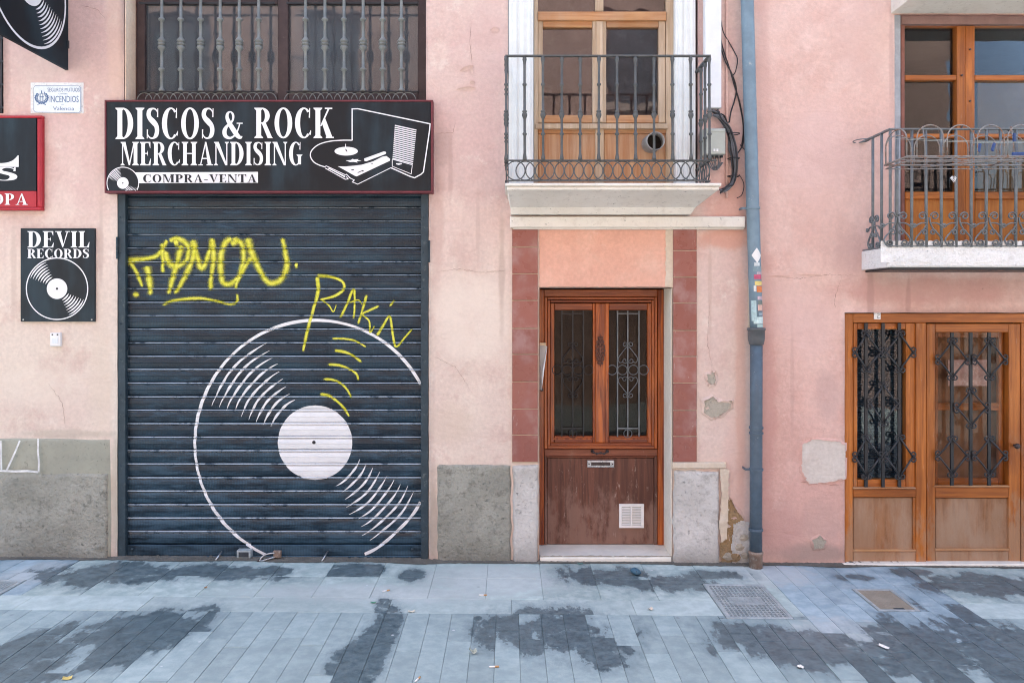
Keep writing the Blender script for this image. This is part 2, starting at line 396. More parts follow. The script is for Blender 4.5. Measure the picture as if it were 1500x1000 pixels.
m_shop_panel = wood('faded_orange_panel', (.22, .092, .034), (.33, .155, .068), 'z', .55, dark=(.12, .05, .025), worn=(.33, .20, .12), scuff=.30, fade=.38)
m_pale_z = wood('weathered_pine_upright', (.42, .30, .19), (.58, .46, .33), 'z', .6, dark=(.24, .12, .06), fade=.55)
m_pale_x = wood('weathered_pine_across', (.40, .165, .058), (.55, .30, .135), 'x', .6, dark=(.36, .19, .09), fade=.35)
m_pale_panel = wood('pine_panel', (.42, .185, .075), (.57, .34, .18), 'z', .6, dark=(.38, .19, .09), fade=.5)
m_win_frame = painted('dark_brown_frame', (.055, .036, .036), .5, (.11, .08, .07), scale=10)
m_white_wood = painted('white_wood', (.74, .78, .78), .5, (.55, .47, .38), (.68, .74), 7, var=.05)
m_white = painted('white_plastic', (.80, .80, .79), .4, scale=9, var=.05)
m_trunking = painted('white_trunking', (.74, .77, .80), .4, (.6, .58, .54), (.66, .74), 5, var=.05)
m_boxgrey = painted('grey_box_plastic', (.42, .45, .41), .45, scale=8, var=.08)
m_cable = painted('black_cable', (.025, .026, .03), .5, scale=12)
m_cable_g = painted('grey_cable', (.13, .14, .155), .5, scale=12)
m_pipe = painted('blue_grey_pipe', (.18, .265, .33), .42, (.40, .43, .44), (.64, .67), 7, var=.12)
m_pipe_low = painted('dark_iron_pipe', (.085, .125, .165), .42, (.42, .45, .46), (.635, .655), 9, var=.15)
m_rust = painted('rusty_stub', (.24, .17, .13), .75, (.30, .28, .25), (.5, .62), 16)
m_black = painted('black_panel', (.012, .019, .027), .32, (.045, .075, .095), (.50, .78), 4.0, spec=.45, bump=.0006)
def panel_mat(name, rough):
    s = NT(name); a = s.noise(2.6, 4, .55, s.scl((1.3, 1, .7))); v = s.noise(1.0, 5, .6, s.scl((7, 1, .8)))
    col = s.mix(s.mr(s.math('ADD', s.math('MULTIPLY', a, .6), s.math('MULTIPLY', v, .4)), .42, .68), (.005, .0095, .014), (.018, .037, .050))
    return s.done(col, s.mr(a, .3, .7, rough, rough+.15), None, spec=.3)
m_black = panel_mat('black_panel', .34); m_black_matt = panel_mat('matt_black_panel', .62)
m_red = painted('red_frame', (.42, .022, .035), .4, scale=6, var=.1)
m_maroon = painted('maroon_edge', (.15, .03, .04), .5, scale=8)
m_paint_w = painted('white_paint', (.78, .79, .80), .55, (.55, .57, .58), (.66, .74), 12, var=.04)
m_print_w = painted('white_print', (.80, .80, .82), .5, scale=10, var=.03)
m_print_b = painted('black_print', (.012, .014, .02), .5, scale=10, var=.03)
m_blue_print = painted('blue_print', (.10, .17, .30), .5, scale=10, var=.05)
m_enamel = painted('white_enamel', (.72, .77, .80), .25, (.45, .48, .48), (.68, .72), 22, var=.05)
m_chrome = painted('worn_chrome', (.52, .54, .56), .3, (.3, .28, .27), (.62, .7), 20, metal=.85)
m_dark_metal = painted('dark_bronze', (.07, .055, .055), .4, scale=20, metal=.5)
m_marble = painted('white_marble', (.82, .80, .72), .4, (.48, .46, .42), (.58, .72), 5, var=.08)
m_tile = None
def tile_mat():
    s = NT('glazed_maroon_tile'); r = s.rnd()
    a = s.noise(5, 6, .6); b = s.noise(60, 4, .6)
    col = s.mix(s.mr(r, 0, 1, 0, 1, False), (.235, .072, .056), (.30, .105, .082))
    col = s.mix(s.math('MULTIPLY', s.mr(a, .46, .70), .50), col, (.44, .29, .27))
    sc = s.mr(s.noise(5, 10, .8, s.scl((4, 4, 1))), .60, .66)
    col = s.mix(s.math('MULTIPLY', sc, .55), col, (.58, .48, .46))
    return s.done(col, s.mr(a, .3, .7, .22, .5), s.bump(s.math('ADD', a, s.math('MULTIPLY', b, .15)), .002, .5), spec=.5)
m_tile = tile_mat()
m_glass = glass('window_glass', (.86, .90, .92), .45, dust_sheen=.012)
m_glass_door = glass('door_glass', (.94, .93, .90), .15, dust_sheen=.008)
m_glass_top = glass('upper_window_glass', (.88, .88, .90), .8, rough=.012, dust_sheen=.02)
m_glass_sheen = glass('dust_sheen_glass', (.80, .82, .85), .8, rough=.03, dust_sheen=.42, sheen_col=(.165, .190, .215))
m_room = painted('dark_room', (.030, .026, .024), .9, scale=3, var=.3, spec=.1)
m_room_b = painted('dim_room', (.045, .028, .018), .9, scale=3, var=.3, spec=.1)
m_curtain = painted('dull_curtain', (.20, .15, .145), .9, (.26, .21, .20), (.5, .7), 4, spec=.1)
m_mesh = None
def shutter_mat(name, bottom=False):
    s = NT(name)
    x, y, z = s.sep()
    a = s.noise(2.2, 6, .6, s.scl((1, 1, 2.5))); b = s.noise(9, 8, .7, s.scl((.5, 1, 2.2))); fine = s.noise(90, 4, .6, s.scl((2.5, 1, .3)))
    col = s.mix(s.mr(a, .38, .66), (.007, .018, .032), (.015, .046, .075))
    dust_sheen = s.mr(s.math('ADD', b, s.mr(z, .0, 1.6, .10, -.07)), .46, .72)  # dust, with bluish sky reflection painted in, stronger towards the bottom
    col = s.mix(s.math('MULTIPLY', dust_sheen, .55), col, (.070, .145, .215))
    hat = s.math('SINE', s.math('MULTIPLY', x, 2*PI/.0125))
    hz = s.mr(s.noise(1.2, 2, .5), .35, .65, .25, 1)
    col = s.mix(s.math('MULTIPLY', s.mr(hat, .2, .9, 0, .45), hz), col, (.006, .009, .013))
    chips = s.mr(s.noise(16, 8, .75), .70, .73)
    col = s.mix(s.math('MULTIPLY', chips, .5), col, (.35, .38, .40))
    h = s.math('ADD', s.math('MULTIPLY', hat, .25), s.math('ADD', s.math('MULTIPLY', fine, .3), s.math('MULTIPLY', b, .5)))
    return s.done(col, s.mr(b, .35, .7, .30, .55), s.bump(h, .0016, .6), .25, .5)
m_shutter = shutter_mat('shutter_paint')
m_guide = painted('guide_rail_paint', (.032, .055, .072), .5, (.10, .125, .13), (.56, .68), 9, .2, .4)
def spray_mat():
    s = NT('yellow_spray_paint')
    at = s.n('ShaderNodeAttribute', attribute_name='soft').outputs['Fac']
    n1 = s.noise(160, 3, .6); n2 = s.noise(22, 4, .6)
    al = s.mr(s.math('ADD', at, s.math('MULTIPLY', s.math('SUBTRACT', n1, .5), .55)), .08, .90, 0, .95)
    col = s.mix(s.mr(n2, .3, .7), (.66, .64, .03), (.80, .78, .10))
    return s.done(col, .6, None, alpha=al)
m_spray = spray_mat()
m_chalk = painted('white_marker', (.72, .73, .72), .8, scale=20)

# street materials with stains that have a shape of their own
STAIN = [(165, 838, 88, 17), (215, 842, 60, 14), (330, 836, 95, 11), (405, 838, 42, 11), (604, 842, 20, 9), (915, 842, 75, 15), (985, 852, 70, 15), (1040, 842, 60, 10),
         (45, 960, 75, 62), (150, 925, 70, 26), (205, 935, 72, 34), (255, 930, 40, 34), (545, 950, 24, 70), (505, 975, 26, 36),
         (760, 925, 52, 26), (820, 925, 78, 34), (870, 950, 44, 30), (1110, 935, 62, 32), (1190, 945, 60, 30), (1330, 955, 120, 46), (1450, 950, 120, 62), (1440, 853, 110, 20), (1260, 845, 30, 6), (1330, 838, 50, 8), (520, 835, 40, 8), (700, 905, 5, 3)]
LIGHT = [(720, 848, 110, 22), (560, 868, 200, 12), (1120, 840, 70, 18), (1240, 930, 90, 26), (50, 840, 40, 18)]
def street_mat(name, c1, c2, dark=(.052, .084, .102), blue=None, fine_scale=120, joint=False):
    s = NT(name); p = s.pos(); r = s.rnd()
    wob = s.noise(3.6, 7, .68, s.scl((1.5, .9, 1))); fine = s.noise(fine_scale, 5, .7); mid = s.noise(11, 7, .65)
    dm = None
    for (cx, cy, rx, ry) in STAIN:
        gx, gy = G(cx, cy); d = gy-CY; wx = rx*d/F; wy = ry*d/(cy-450)
        q = s.vm('LENGTH', s.vm('MULTIPLY', s.vm('SUBTRACT', p, (gx, gy, 0)), (1/wx, 1/wy, 0)))
        dm = q if dm is None else s.math('MINIMUM', dm, q)
    edge = s.math('ADD', dm, s.math('MULTIPLY', s.math('SUBTRACT', wob, .5), 2.1))
    edge = s.math('ADD', edge, s.math('MULTIPLY', s.math('SUBTRACT', r, .5), .75))
    edge = s.math('ADD', edge, s.math('MULTIPLY', s.math('SUBTRACT', s.noise(9, 8, .75, s.scl((2.2, .7, 1))), .5), 1.0))
    wet = s.mr(edge, .90, 1.0, 1, 0)
    holes = s.mr(s.noise(6.5, 9, .72), .60, .63, 1, 0.25)
    halo = s.mr(edge, .95, 1.55, .34, 0)
    wet = s.math('MULTIPLY', wet, holes)
    grit = s.mr(s.noise(24, 6, .75), .42, .62, .72, 1)
    wet = s.math('MULTIPLY', wet, grit)
    lm = None
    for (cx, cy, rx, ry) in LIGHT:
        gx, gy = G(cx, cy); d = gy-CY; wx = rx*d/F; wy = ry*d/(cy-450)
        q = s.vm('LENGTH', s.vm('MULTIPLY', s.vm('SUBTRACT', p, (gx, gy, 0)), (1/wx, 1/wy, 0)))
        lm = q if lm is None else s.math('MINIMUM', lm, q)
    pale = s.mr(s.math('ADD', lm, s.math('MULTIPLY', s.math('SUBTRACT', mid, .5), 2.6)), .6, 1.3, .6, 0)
    col = s.mix(s.mr(mid, .35, .68), c1, c2)
    tone = s.mr(r, 0, 1, .90, 1.10, False)
    x = s.n('ShaderNodeVectorMath', operation='SCALE'); s.put(x.inputs[0], col); s.put(x.inputs['Scale'], tone); col = x.outputs[0]
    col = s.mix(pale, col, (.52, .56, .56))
    col = s.mix(s.math('MULTIPLY', s.mr(fine, .55, .75), .30), col, tuple(c*.55 for c in c1))
    spots = s.mr(s.voro(4.3, None, 'F1'), .03, .075, 1, 0)          # trodden gum and drips
    spots = s.math('MULTIPLY', spots, s.mr(s.noise(1.1, 2, .5), .45, .55))
    grime = s.mr(s.noise(1.5, 8, .7, s.vm('ADD', p, (7, 3, 0))), .45, .70)
    col = s.mix(s.math('MULTIPLY', grime, .30), col, tuple(c*.62 for c in c1))
    col = s.mix(halo, col, tuple(c*1.7 for c in dark))
    col = s.mix(s.math('MULTIPLY', wet, .94), col, s.mix(s.mr(mid, .3, .7), tuple(c*.8 for c in dark), tuple(c*1.35 for c in dark)))
    col = s.mix(s.math('MULTIPLY', spots, .5), col, (.16, .19, .21))
    white = s.mr(s.math('ADD', s.voro(3.4, s.vm('ADD', p, (5.3, 2.1, 0)), 'F1'), s.math('MULTIPLY', s.math('SUBTRACT', s.noise(30, 3, .6), .5), .05)), .022, .034, 1, 0)
    col = s.mix(s.math('MULTIPLY', white, .7), col, (.60, .64, .66))
    rg = s.mr(wet, 0, 1, .80, .36)
    h = s.math('ADD', s.math('MULTIPLY', mid, .5), s.math('MULTIPLY', fine, .25))
    return s.done(col, rg, s.bump(h, .005, .7), spec=.35)
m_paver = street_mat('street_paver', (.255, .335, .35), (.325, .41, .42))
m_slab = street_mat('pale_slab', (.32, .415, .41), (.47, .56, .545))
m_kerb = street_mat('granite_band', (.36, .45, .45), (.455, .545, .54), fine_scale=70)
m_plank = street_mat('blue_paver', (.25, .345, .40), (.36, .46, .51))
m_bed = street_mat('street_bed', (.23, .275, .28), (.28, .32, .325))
m_cast = painted('cast_iron_cover', (.34, .40, .42), .5, (.46, .50, .51), (.5, .66), 12, .2, .5)
m_cast_dark = painted('cast_iron_pit', (.05, .06, .07), .7, scale=12, metal=.2)
m_pebble = mortar('pebble_concrete', (.46, .40, .31), (.56, .49, .39), (.28, .24, .18), amt=1.0, scale=3.0)

# ------------------------------------------------------------------ the street
street = MB().add([(-150, -150, -.005), (150, -150, -.005), (150, 60, -.005), (-150, 60, -.005)], [(0, 1, 2, 3)]).build('street', m_bed)
street.rotation_euler = (0, TILT, 0); street['kind'] = 'structure'
_pm = {}
def paver(w, l, mat, cx, cy, name='paver'):
    w = round(w, 3); l = round(l, 3); key = (w, l, mat.name)
    if key not in _pm:
        mb = MB(); a, b, c = w/2, l/2, .0018
        mb.add([(-a, -b, -.03), (a, -b, -.03), (a, b, -.03), (-a, b, -.03), (-a, -b, -c), (a, -b, -c), (a, b, -c), (-a, b, -c),
                (-a+c, -b+c, 0), (a-c, -b+c, 0), (a-c, b-c, 0), (-a+c, b-c, 0)],
               [(0, 1, 5, 4), (1, 2, 6, 5), (2, 3, 7, 6), (3, 0, 4, 7), (4, 5, 9, 8), (5, 6, 10, 9), (6, 7, 11, 10), (7, 4, 8, 11), (8, 9, 10, 11)])
        me = bpy.data.meshes.new(name); me.from_pydata(mb.v, [], mb.f); me.materials.append(mat); me.update(); _pm[key] = me
    o = bpy.data.objects.new(name, _pm[key]); COL.objects.link(o); o.parent = street
    o.location = (cx, cy, random.uniform(-.0012, .0012)); o.rotation_euler = (random.uniform(-.0018, .0018), random.uniform(-.003, .003), random.uniform(-.0015, .0015))
    return o
GAP = .0020
holes_cov = [(1.415, 1.86, -1.09, -.465), (2.475, 2.765, -.945, -.535), (-3.93, -3.50, -.96, -.50)]
def lay(x0, x1, y0, y1, mat, name='paver', cut=True):
    if cut:
        for h in holes_cov:
            if x0 < h[1]-.01 and x1 > h[0]+.01 and y0 < h[3]-.01 and y1 > h[2]+.01:
                parts = []
                if y1 > h[3]+.03: parts.append((x0, x1, h[3], y1))
                if y0 < h[2]-.03: parts.append((x0, x1, y0, h[2]))
                a, b = max(y0, h[2]), min(y1, h[3])
                if x0 < h[0]-.02: parts.append((x0, h[0], a, b))
                if x1 > h[1]+.02: parts.append((h[1], x1, a, b))
                for q in parts: lay(*q, mat, name, True)
                return
    paver(x1-x0-GAP, y1-y0-GAP, mat, (x0+x1)/2, (y0+y1)/2, name)
W = .145
KY0, KY1 = -.79, -1.045
# pale slabs along the facade and the granite band in front of them
x = -3.36
while x < 1.9:
    w = min(.40, 1.95-x)
    if w < .1: break
    sh = random.uniform(-.02, .02)
    lay(x, x+w, -.38, .34, m_slab, 'slab'); lay(x, x+w, KY0, -.38, m_slab, 'slab'); x += w
x = -4.9
while x < 1.41:
    w = min(.82, 1.415-x); lay(x, x+w, KY1, KY0, m_kerb, 'kerb_stone'); x += w
lay(1.86, 1.95, KY1, KY0, m_kerb, 'kerb_stone')
x = 3.11
while x < 5.0:
    lay(x, x+.6, KY1, KY0, m_kerb, 'kerb_stone'); lay(x, x+.6, KY0, -.38, m_slab, 'slab'); lay(x, x+.6, -.38, .2, m_slab, 'slab'); x += .6
# narrow blue pavers: left end and round the two covers on the right
x = -4.95
while x < -3.40:
    w = W if x+W*1.3 < -3.36 else -3.36-x
    lay(x, x+w, KY0, -.35, m_plank); lay(x, x+w, -.35, .1, m_plank); x += w
ends = {}
n_cols = int(round(9.86/W)); xs_cols = [-4.93+i*W for i in range(n_cols)]
x = 1.95; k = 0
PL = [1.95+i*W for i in range(9)]
plank_end = [-1.30, -1.30, -1.12, -1.12, -1.42, -1.42, -1.62, -1.16, -1.045]
for i in range(8):
    a = PL[i]; e = plank_end[i]; cut = -.40-random.uniform(0, .12); 
    lay(a, a+W, cut, .12, m_plank)
    mid = -.80-random.uniform(0, .06)
    lay(a, a+W, mid, cut, m_plank); lay(a, a+W, e, mid, m_plank)
# street pavers, long side running away from the facades
def column(a, b, start, phase):
    y = start; first = True
    while y > -2.75:
        L = phase if first else .62
        lay(a, b, y-L, y, m_paver); y -= L; first = False
x = 1.95; i = 0
while x > -4.9: column(x-W, x, KY1, .24+.36*((i*37) % 10)/10); x -= W; i += 1
for i in range(8): column(PL[i], PL[i]+W, plank_end[i], .22+.36*((i*53) % 10)/10)
x = PL[8]; i = 3
while x < 4.9: column(x, x+W, KY1, .24+.36*((i*37) % 10)/10); x += W; i += 1

# ------------------------------------------------------------------ left house: walls and stone
ZTOP = 8.6
XL, XP = -7.5, PX(1100)
house = empty('plaster_house', None, (0, 0, 0))
tag(house, 'pale pink plastered house with a black roller shutter and a varnished street door', 'house')
SH = (PX(172), PX(628), -.2, PZ(250))                      # roller shutter opening
UW = (PX(182), PX(624), PZ(152), 5.6)
BD = (PX(744), PX(1022), PZ(268, -.05)-.02, 5.6)
SD = (PX(790), PX(985), -.2, PZ(421))
LW = (-5.2, PX(5), PZ(166), 5.4)
wa = wall_sheet(XL, XP, -.25, ZTOP, [(*SH, .14), (*UW, .20), (*BD, .16), (*SD, .36), (*LW, .10)], 0.0, 4.5, seed=2.0)
wa.build('wall', m_wall_a, house, True)
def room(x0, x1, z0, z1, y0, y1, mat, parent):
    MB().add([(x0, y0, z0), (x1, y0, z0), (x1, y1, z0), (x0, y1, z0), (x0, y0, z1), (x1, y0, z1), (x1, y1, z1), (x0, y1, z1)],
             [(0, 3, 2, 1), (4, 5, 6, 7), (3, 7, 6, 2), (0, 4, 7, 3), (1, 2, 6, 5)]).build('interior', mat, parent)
# plinths
def plinth(px0, px1, py0, py1, proud, mat, amp, name, edge=.016, cell=.016):
    x0, x1, z1, z0 = PX(px0), PX(px1), PZ(py0), -.1
    mb = MB(); nx, nk = max(2, int((x1-x0)/cell)), max(2, int((z1-z0)/cell))
    for j in range(nk+1):
        for i in range(nx+1):
            u, v = i/nx, j/nk; x, z = x0+(x1-x0)*u, z0+(z1-z0)*v
            e = min(u*(x1-x0), (1-u)*(x1-x0), (1-v)*(z1-z0)); k = min(1, e/.02)**.5
            d = amp*(.9*nz(x*3, 1, z*3)+.5*nz(x*8, 2, z*8)+.22*nz(x*23, 3, z*23))
            bx = edge*nz(x*5+9, 7, z*9) if i in (0, nx) else 0; bz = edge*nz(x*9, 7, z*5+4) if j == nk else 0
            mb.v.append((x+bx, -(proud+d)*k+.004*(1-k), z+bz))
    for j in range(nk):
        for i in range(nx): a = j*(nx+1)+i; mb.f.append((a, a+1, a+nx+2, a+nx+1))
    # skirts back to the wall
    for keys in ([j*(nx+1) for j in range(nk+1)], [j*(nx+1)+nx for j in range(nk+1)], [nk*(nx+1)+i for i in range(nx+1)]):
        b = []
        for k in keys: v = mb.v[k]; b.append(len(mb.v)); mb.v.append((v[0], .03, v[2]))
        for a in range(len(keys)-1): mb.f.append((keys[a], keys[a+1], b[a+1], b[a]))
    return mb.build(name, mat, house, True)
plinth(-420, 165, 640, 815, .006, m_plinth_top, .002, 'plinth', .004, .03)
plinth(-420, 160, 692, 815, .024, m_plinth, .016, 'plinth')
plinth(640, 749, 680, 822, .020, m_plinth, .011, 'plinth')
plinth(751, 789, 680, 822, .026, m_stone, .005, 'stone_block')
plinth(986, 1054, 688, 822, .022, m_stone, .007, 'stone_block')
# cream strips round the right hand stone
c = MB(); c.bpx(985, 677, 1064, 686, -.030, .02, .006); c.build('plaster_ledge', m_cream, house)
grid_patch([(1053, 686), (1066, 686), (1066, 730), (1064, 786), (1056, 792), (1052, 770), (1056, 720)], .008, lambda x, z: -.026-.006*nz(x*20, 1, z*20)).build('plaster_edge', m_cream, house, True)
# flaked plaster: bare patches with the curled skin round them
def flake(poly, mat, depth=.007, rim=True, name='plaster_patch', parent=house):
    grid_patch(poly, .009, lambda x, z: -depth-.004*abs(nz(x*25, 1, z*25))-.0025*nz(x*70, 3, z*70)).build(name, mat, parent, True)
def rim(poly, mat, parent, lift=.014, wide=5.0):
    n = len(poly); cx = sum(a for a, b in poly)/n; cz = sum(b for a, b in poly)/n; pts = []
    for i in range(n):
        for k in range(5): t = k/5; pts.append((poly[i][0]+(poly[(i+1) % n][0]-poly[i][0])*t, poly[i][1]+(poly[(i+1) % n][1]-poly[i][1])*t))
    m = len(pts); vs = []
    for i, (a, b) in enumerate(pts):
        d = math.hypot(a-cx, b-cz) or 1; w = wide*(.55+.9*abs(nz(a*.21, b*.21, 2))); j = 2.2*nz(a*.5, b*.5, 7)
        l = lift*max(.15, .6+1.6*nz(a*.16, b*.16, 4)-(.5 if b > cz else 0))
        vs += [(PX(a+(a-cx)/d*(j-.5)), -.008-l, PZ(b+(b-cz)/d*(j-.5))), (PX(a+(a-cx)/d*w*.45), -.008-l*.45, PZ(b+(b-cz)/d*w*.45)), (PX(a+(a-cx)/d*w), -.001, PZ(b+(b-cz)/d*w))]
    fs = []
    for i in range(m):
        j = (i+1) % m
        if abs(nz(pts[i][0]*.13, pts[i][1]*.13, 9)) < .05: continue
        fs += [(3*i, 3*j, 3*j+1, 3*i+1), (3*i+1, 3*j+1, 3*j+2, 3*i+2)]
    MB().add(vs, fs).build('paint_rim', mat, parent, True)
flake([(1034, 548), (1046, 545), (1049, 556), (1046, 563), (1037, 562)], m_bare)
flake([(1030, 586), (1044, 580), (1052, 588), (1072, 586), (1070, 597), (1056, 608), (1042, 612), (1030, 604)], m_bare)
flake([(1062, 735), (1070, 730), (1076, 742), (1086, 755), (1092, 770), (1084, 780), (1074, 800), (1076, 822), (1056, 826), (1054, 800), (1062, 770)], m_brown, .010)
flake([(1074, 768), (1084, 762), (1096, 762), (1098, 826), (1072, 828), (1070, 800)], m_stone, .016)
rim([(1034, 548), (1046, 545), (1049, 556), (1046, 563), (1037, 562)], m_wall_a, house)
rim([(1030, 586), (1044, 580), (1052, 588), (1072, 586), (1070, 597), (1056, 608), (1042, 612), (1030, 604)], m_wall_a, house)
rim([(1062, 735), (1070, 730), (1076, 742), (1086, 755), (1092, 768), (1086, 764), (1078, 770), (1068, 790)], m_wall_a, house)
for (px, py, r) in ((1082, 800, .055), (1076, 815, .06), (1091, 812, .05), (1066, 814, .05), (1089, 786, .05)):
    mb = MB(); x, z = PX(px), PZ(py)
    pts = [(x+r*.9*math.cos(a)*(1+.3*nz(px, a, 1)), z+r*.7*math.sin(a)*(1+.3*nz(px, a, 2))) for a in [2*PI*k/9 for k in range(9)]]
    n = len(pts); mb.v = [(a, 0, b) for a, b in pts]+[(x+(a-x)*.82, -.018-.010*nz(a*40, 2, b*40), z+(b-z)*.82) for a, b in pts]+[(x+.01, -.026, z)]
    mb.f = [(i, (i+1) % n, n+(i+1) % n, n+i) for i in range(n)]+[(n+i, n+(i+1) % n, 2*n) for i in range(n)]
    mb.build('rubble_stone', m_bare if px % 4 else m_brown, house, False)
def curl(px, py, w, h, lift=.012, mat=None, parent=None, rot=0.0):     # a lifted chip of paint
    x, z = PX(px), PZ(py); ww, hh = w/185, h/185; mb = MB()
    nx_, nz_ = 7, 3
    for j in range(nz_+1):
        for i in range(nx_+1):
            u = i/nx_-.5; v = j/nz_
            k = ww*u; q = hh*(v-.5)*(1-3.7*u*u)+.25*hh*nz(px+u*4, py, 1)
            mb.v.append((x+k*math.cos(rot)-q*math.sin(rot), -.004-lift*v*v*(1-3.6*u*u), z+k*math.sin(rot)+q*math.cos(rot)))
    for j in range(nz_):
        for i in range(nx_): a = j*(nx_+1)+i; mb.f.append((a, a+1, a+nx_+2, a+nx_+1))
    mb.build('paint_flake', mat or m_wall_a, parent or house, True)
for q in ((684, 101, 22, 6, .014, None, None, .35), (683, 131, 30, 5, .014, None, None, .08), (692, 122, 8, 5), (691, 105, 6, 10), (725, 45, 14, 8, .01), (1062, 590, 22, 8, .012, None, None, -.1), (1036, 600, 8, 9), (1048, 550, 8, 8), (1075, 762, 14, 12), (1066, 775, 12, 16)): curl(*q)
# wall above the street door, lintel ledge, tile pilasters
grid_patch([(790, 334), (974, 334), (974, 420), (790, 420)], .02, lambda x, z: -.006-.001*nz(x*4, 2, z*4), 0).build('overdoor_plaster', m_salmon, house, True)
grid_patch([(974.6, 334), (984, 334), (984, 672), (984, 420), (974.6, 420)], .02, lambda x, z: -.008, 0).build('plaster_edge', m_cream, house, True)
lint = MB(); lint.bpx(747, 317, 1092, 333, -.065, .02, .006); lint.bpx(752, 333.3, 1090, 336, -.035, .02, .002); lint.build('stone_lintel', m_limestone, house, bevel=.003)
tz = [335, 362, 401, 440, 481, 519, 559, 599, 637, 677]; tzr = [335, 367, 406, 444, 484, 522, 561, 601, 639, 677]
for (a, b, zz) in ((750, 788, tz), (986, 1021, tzr)):
    pil = empty('tile_pilaster', house)
    MB().bpx(a, 334, b, 678, -.008, .02, 0).build('mortar_bed', m_cream, pil)
    for p, q in zip(zz, zz[1:]):
        t = MB().bpx(a+.3, p+.65, b-.3, q-.65, -.017-random.uniform(0, .002), -.004, .003).build('tile', m_tile, pil)

m_white_reveal = plaster('whitewashed_reveal', (.82, .76, .64), (.86, .82, .72), seed=41, rough_amt=.5, grime=.4)
MB().box(PX(985)-.011, PX(985)-.004, .006, .285, PZ(800, .28), SD[3]-.004).build('door_reveal', m_white_reveal, house)
MB().box(UW[0]+.004, UW[0]+.011, .006, .165, UW[2], UW[3]-.01).build('window_reveal', plaster('cream_reveal', (.82, .62, .46), (.86, .70, .55), seed=61, rough_amt=.5, grime=.3), house)
m_crack = painted('crack_shade', (.27, .17, .145), .95, scale=20)
def crack(pts, r, parent, seed):
    P = []
    for (a, b), (c, d) in zip(pts, pts[1:]):
        n = max(2, int(math.hypot(c-a, d-b)/2.2))
        P += [(a+(c-a)*t/n+1.6*nz((a+t)*.4, seed, 1), b+(d-b)*t/n+1.8*nz((a+b+t)*.5, seed, 6)) for t in range(n)]
    n = len(P); v = [(PX(a), -.0022, PZ(b)) for a, b in P]
    MB().tube(v, [r*(.35+1.1*abs(nz(i*.31, seed, 3)))*min(1, .2+4*min(i, n-1-i)/n) for i in range(n)], 4, flat=.7).build('crack', m_crack, parent)
crack([(640, 398), (672, 394), (705, 399), (745, 396)], .0022, house, 1); crack([(690, 36), (688, 62), (692, 98)], .0024, house, 2); crack([(632, 520), (668, 538), (690, 572)], .0016, house, 3)
crack([(70, 560), (92, 590), (96, 628)], .0016, house, 4); crack([(1040, 440), (1036, 500), (1044, 545)], .0018, house, 5); crack([(118, 8), (142, 14), (156, 30)], .002, house, 6); crack([(640, 196), (664, 194), (668, 176)], .0022, house, 7)
# ------------------------------------------------------------------ roller shutter
sh = empty('roller_shutter', house)
SX0, SX1 = PX(181, .055), PX(619, .055)
PIT = .1075; ZS = PZ(287, .05)+.02; SY = .055
z_rail = ZS-int((ZS-PZ(788, .05))/PIT+.5)*PIT-.006
PROF = [(0, .012), (.02, .002), (.035, -.009), (.095, -.014), (.125, -.0125), (.14, .002), (.185, .003), (.215, -.0070), (.36, -.0105), (.545, -.0115), (.575, -.0088), (.80, -.0065), (.95, -.003), (.985, .004), (1.0, .010)]
def yprof(z):
    if z < z_rail: return SY-.0165
    t = ((ZS-z)/PIT) % 1.0
    for (a, p), (b, q) in zip(PROF, PROF[1:]):
        if a <= t <= b: return SY+p+(q-p)*(t-a)/(b-a)
    return SY
ms = MB(); NX = 1
for t, d in PROF: ms.v += [(SX0, SY+d, -t*PIT), (SX1, SY+d, -t*PIT)]
for i in range(len(PROF)-1): ms.f.append((2*i, 2*i+2, 2*i+3, 2*i+1))
m_lip = painted('shutter_lip_highlight', (.36, .41, .44), .38, (.06, .085, .11), (.52, .62), 6, .3, .5)  # sky highlight on lips and ledge put into a paler colour, patchily worn
z_bot = PZ(788, .05)
n_sl = int((ZS-z_bot)/PIT+.5)
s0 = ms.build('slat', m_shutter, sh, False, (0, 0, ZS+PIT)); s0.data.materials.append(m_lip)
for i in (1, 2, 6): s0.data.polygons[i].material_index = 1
for i in range(n_sl): copy(s0, sh, (random.uniform(-.002, .002), random.uniform(-.0006, .0006), ZS-i*PIT)).rotation_euler = (0, random.uniform(-.0007, .0007), 0)
zb = ZS-n_sl*PIT
br = MB(); br.box(SX0, SX1, SY-.016, SY+.02, .035, zb-.006, .003); br.box(SX0, SX1, SY-.026, SY+.02, .018, .034, .003); br.build('bottom_rail', m_shutter, sh)
for x in (SX0+.08, SX1-.08):
    MB().tube([(x, SY-.030, .085), (x, SY-.014, .085)], .012, 10).build('rivet', m_guide, sh, True)
for (a, b) in ((172.6, 183.5), (616.5, 627.4)):
    gr = MB(); gr.bpx(a, 262, b, 822, .006, .12, .003)
    g = gr.build('guide_rail', m_guide, sh)
    rv = MB()
    for py in range(318, 800, 52):
        cx = PX((a+b)/2-2, .003); rv.tube([(cx, .000, PZ(py)), (cx, .008, PZ(py))], .006, 8)
    rv.build('rivet', m_guide, sh, True)
for (a, py) in ((170.5, 365), (628.5, 370)):
    MB().bpx(a-1, py-18, a+1.5, py+14, -.012, .02, .002).build('side_bracket', m_guide, sh)
room(SH[0], SH[1], 0, SH[3], .125, .9, m_room, sh)
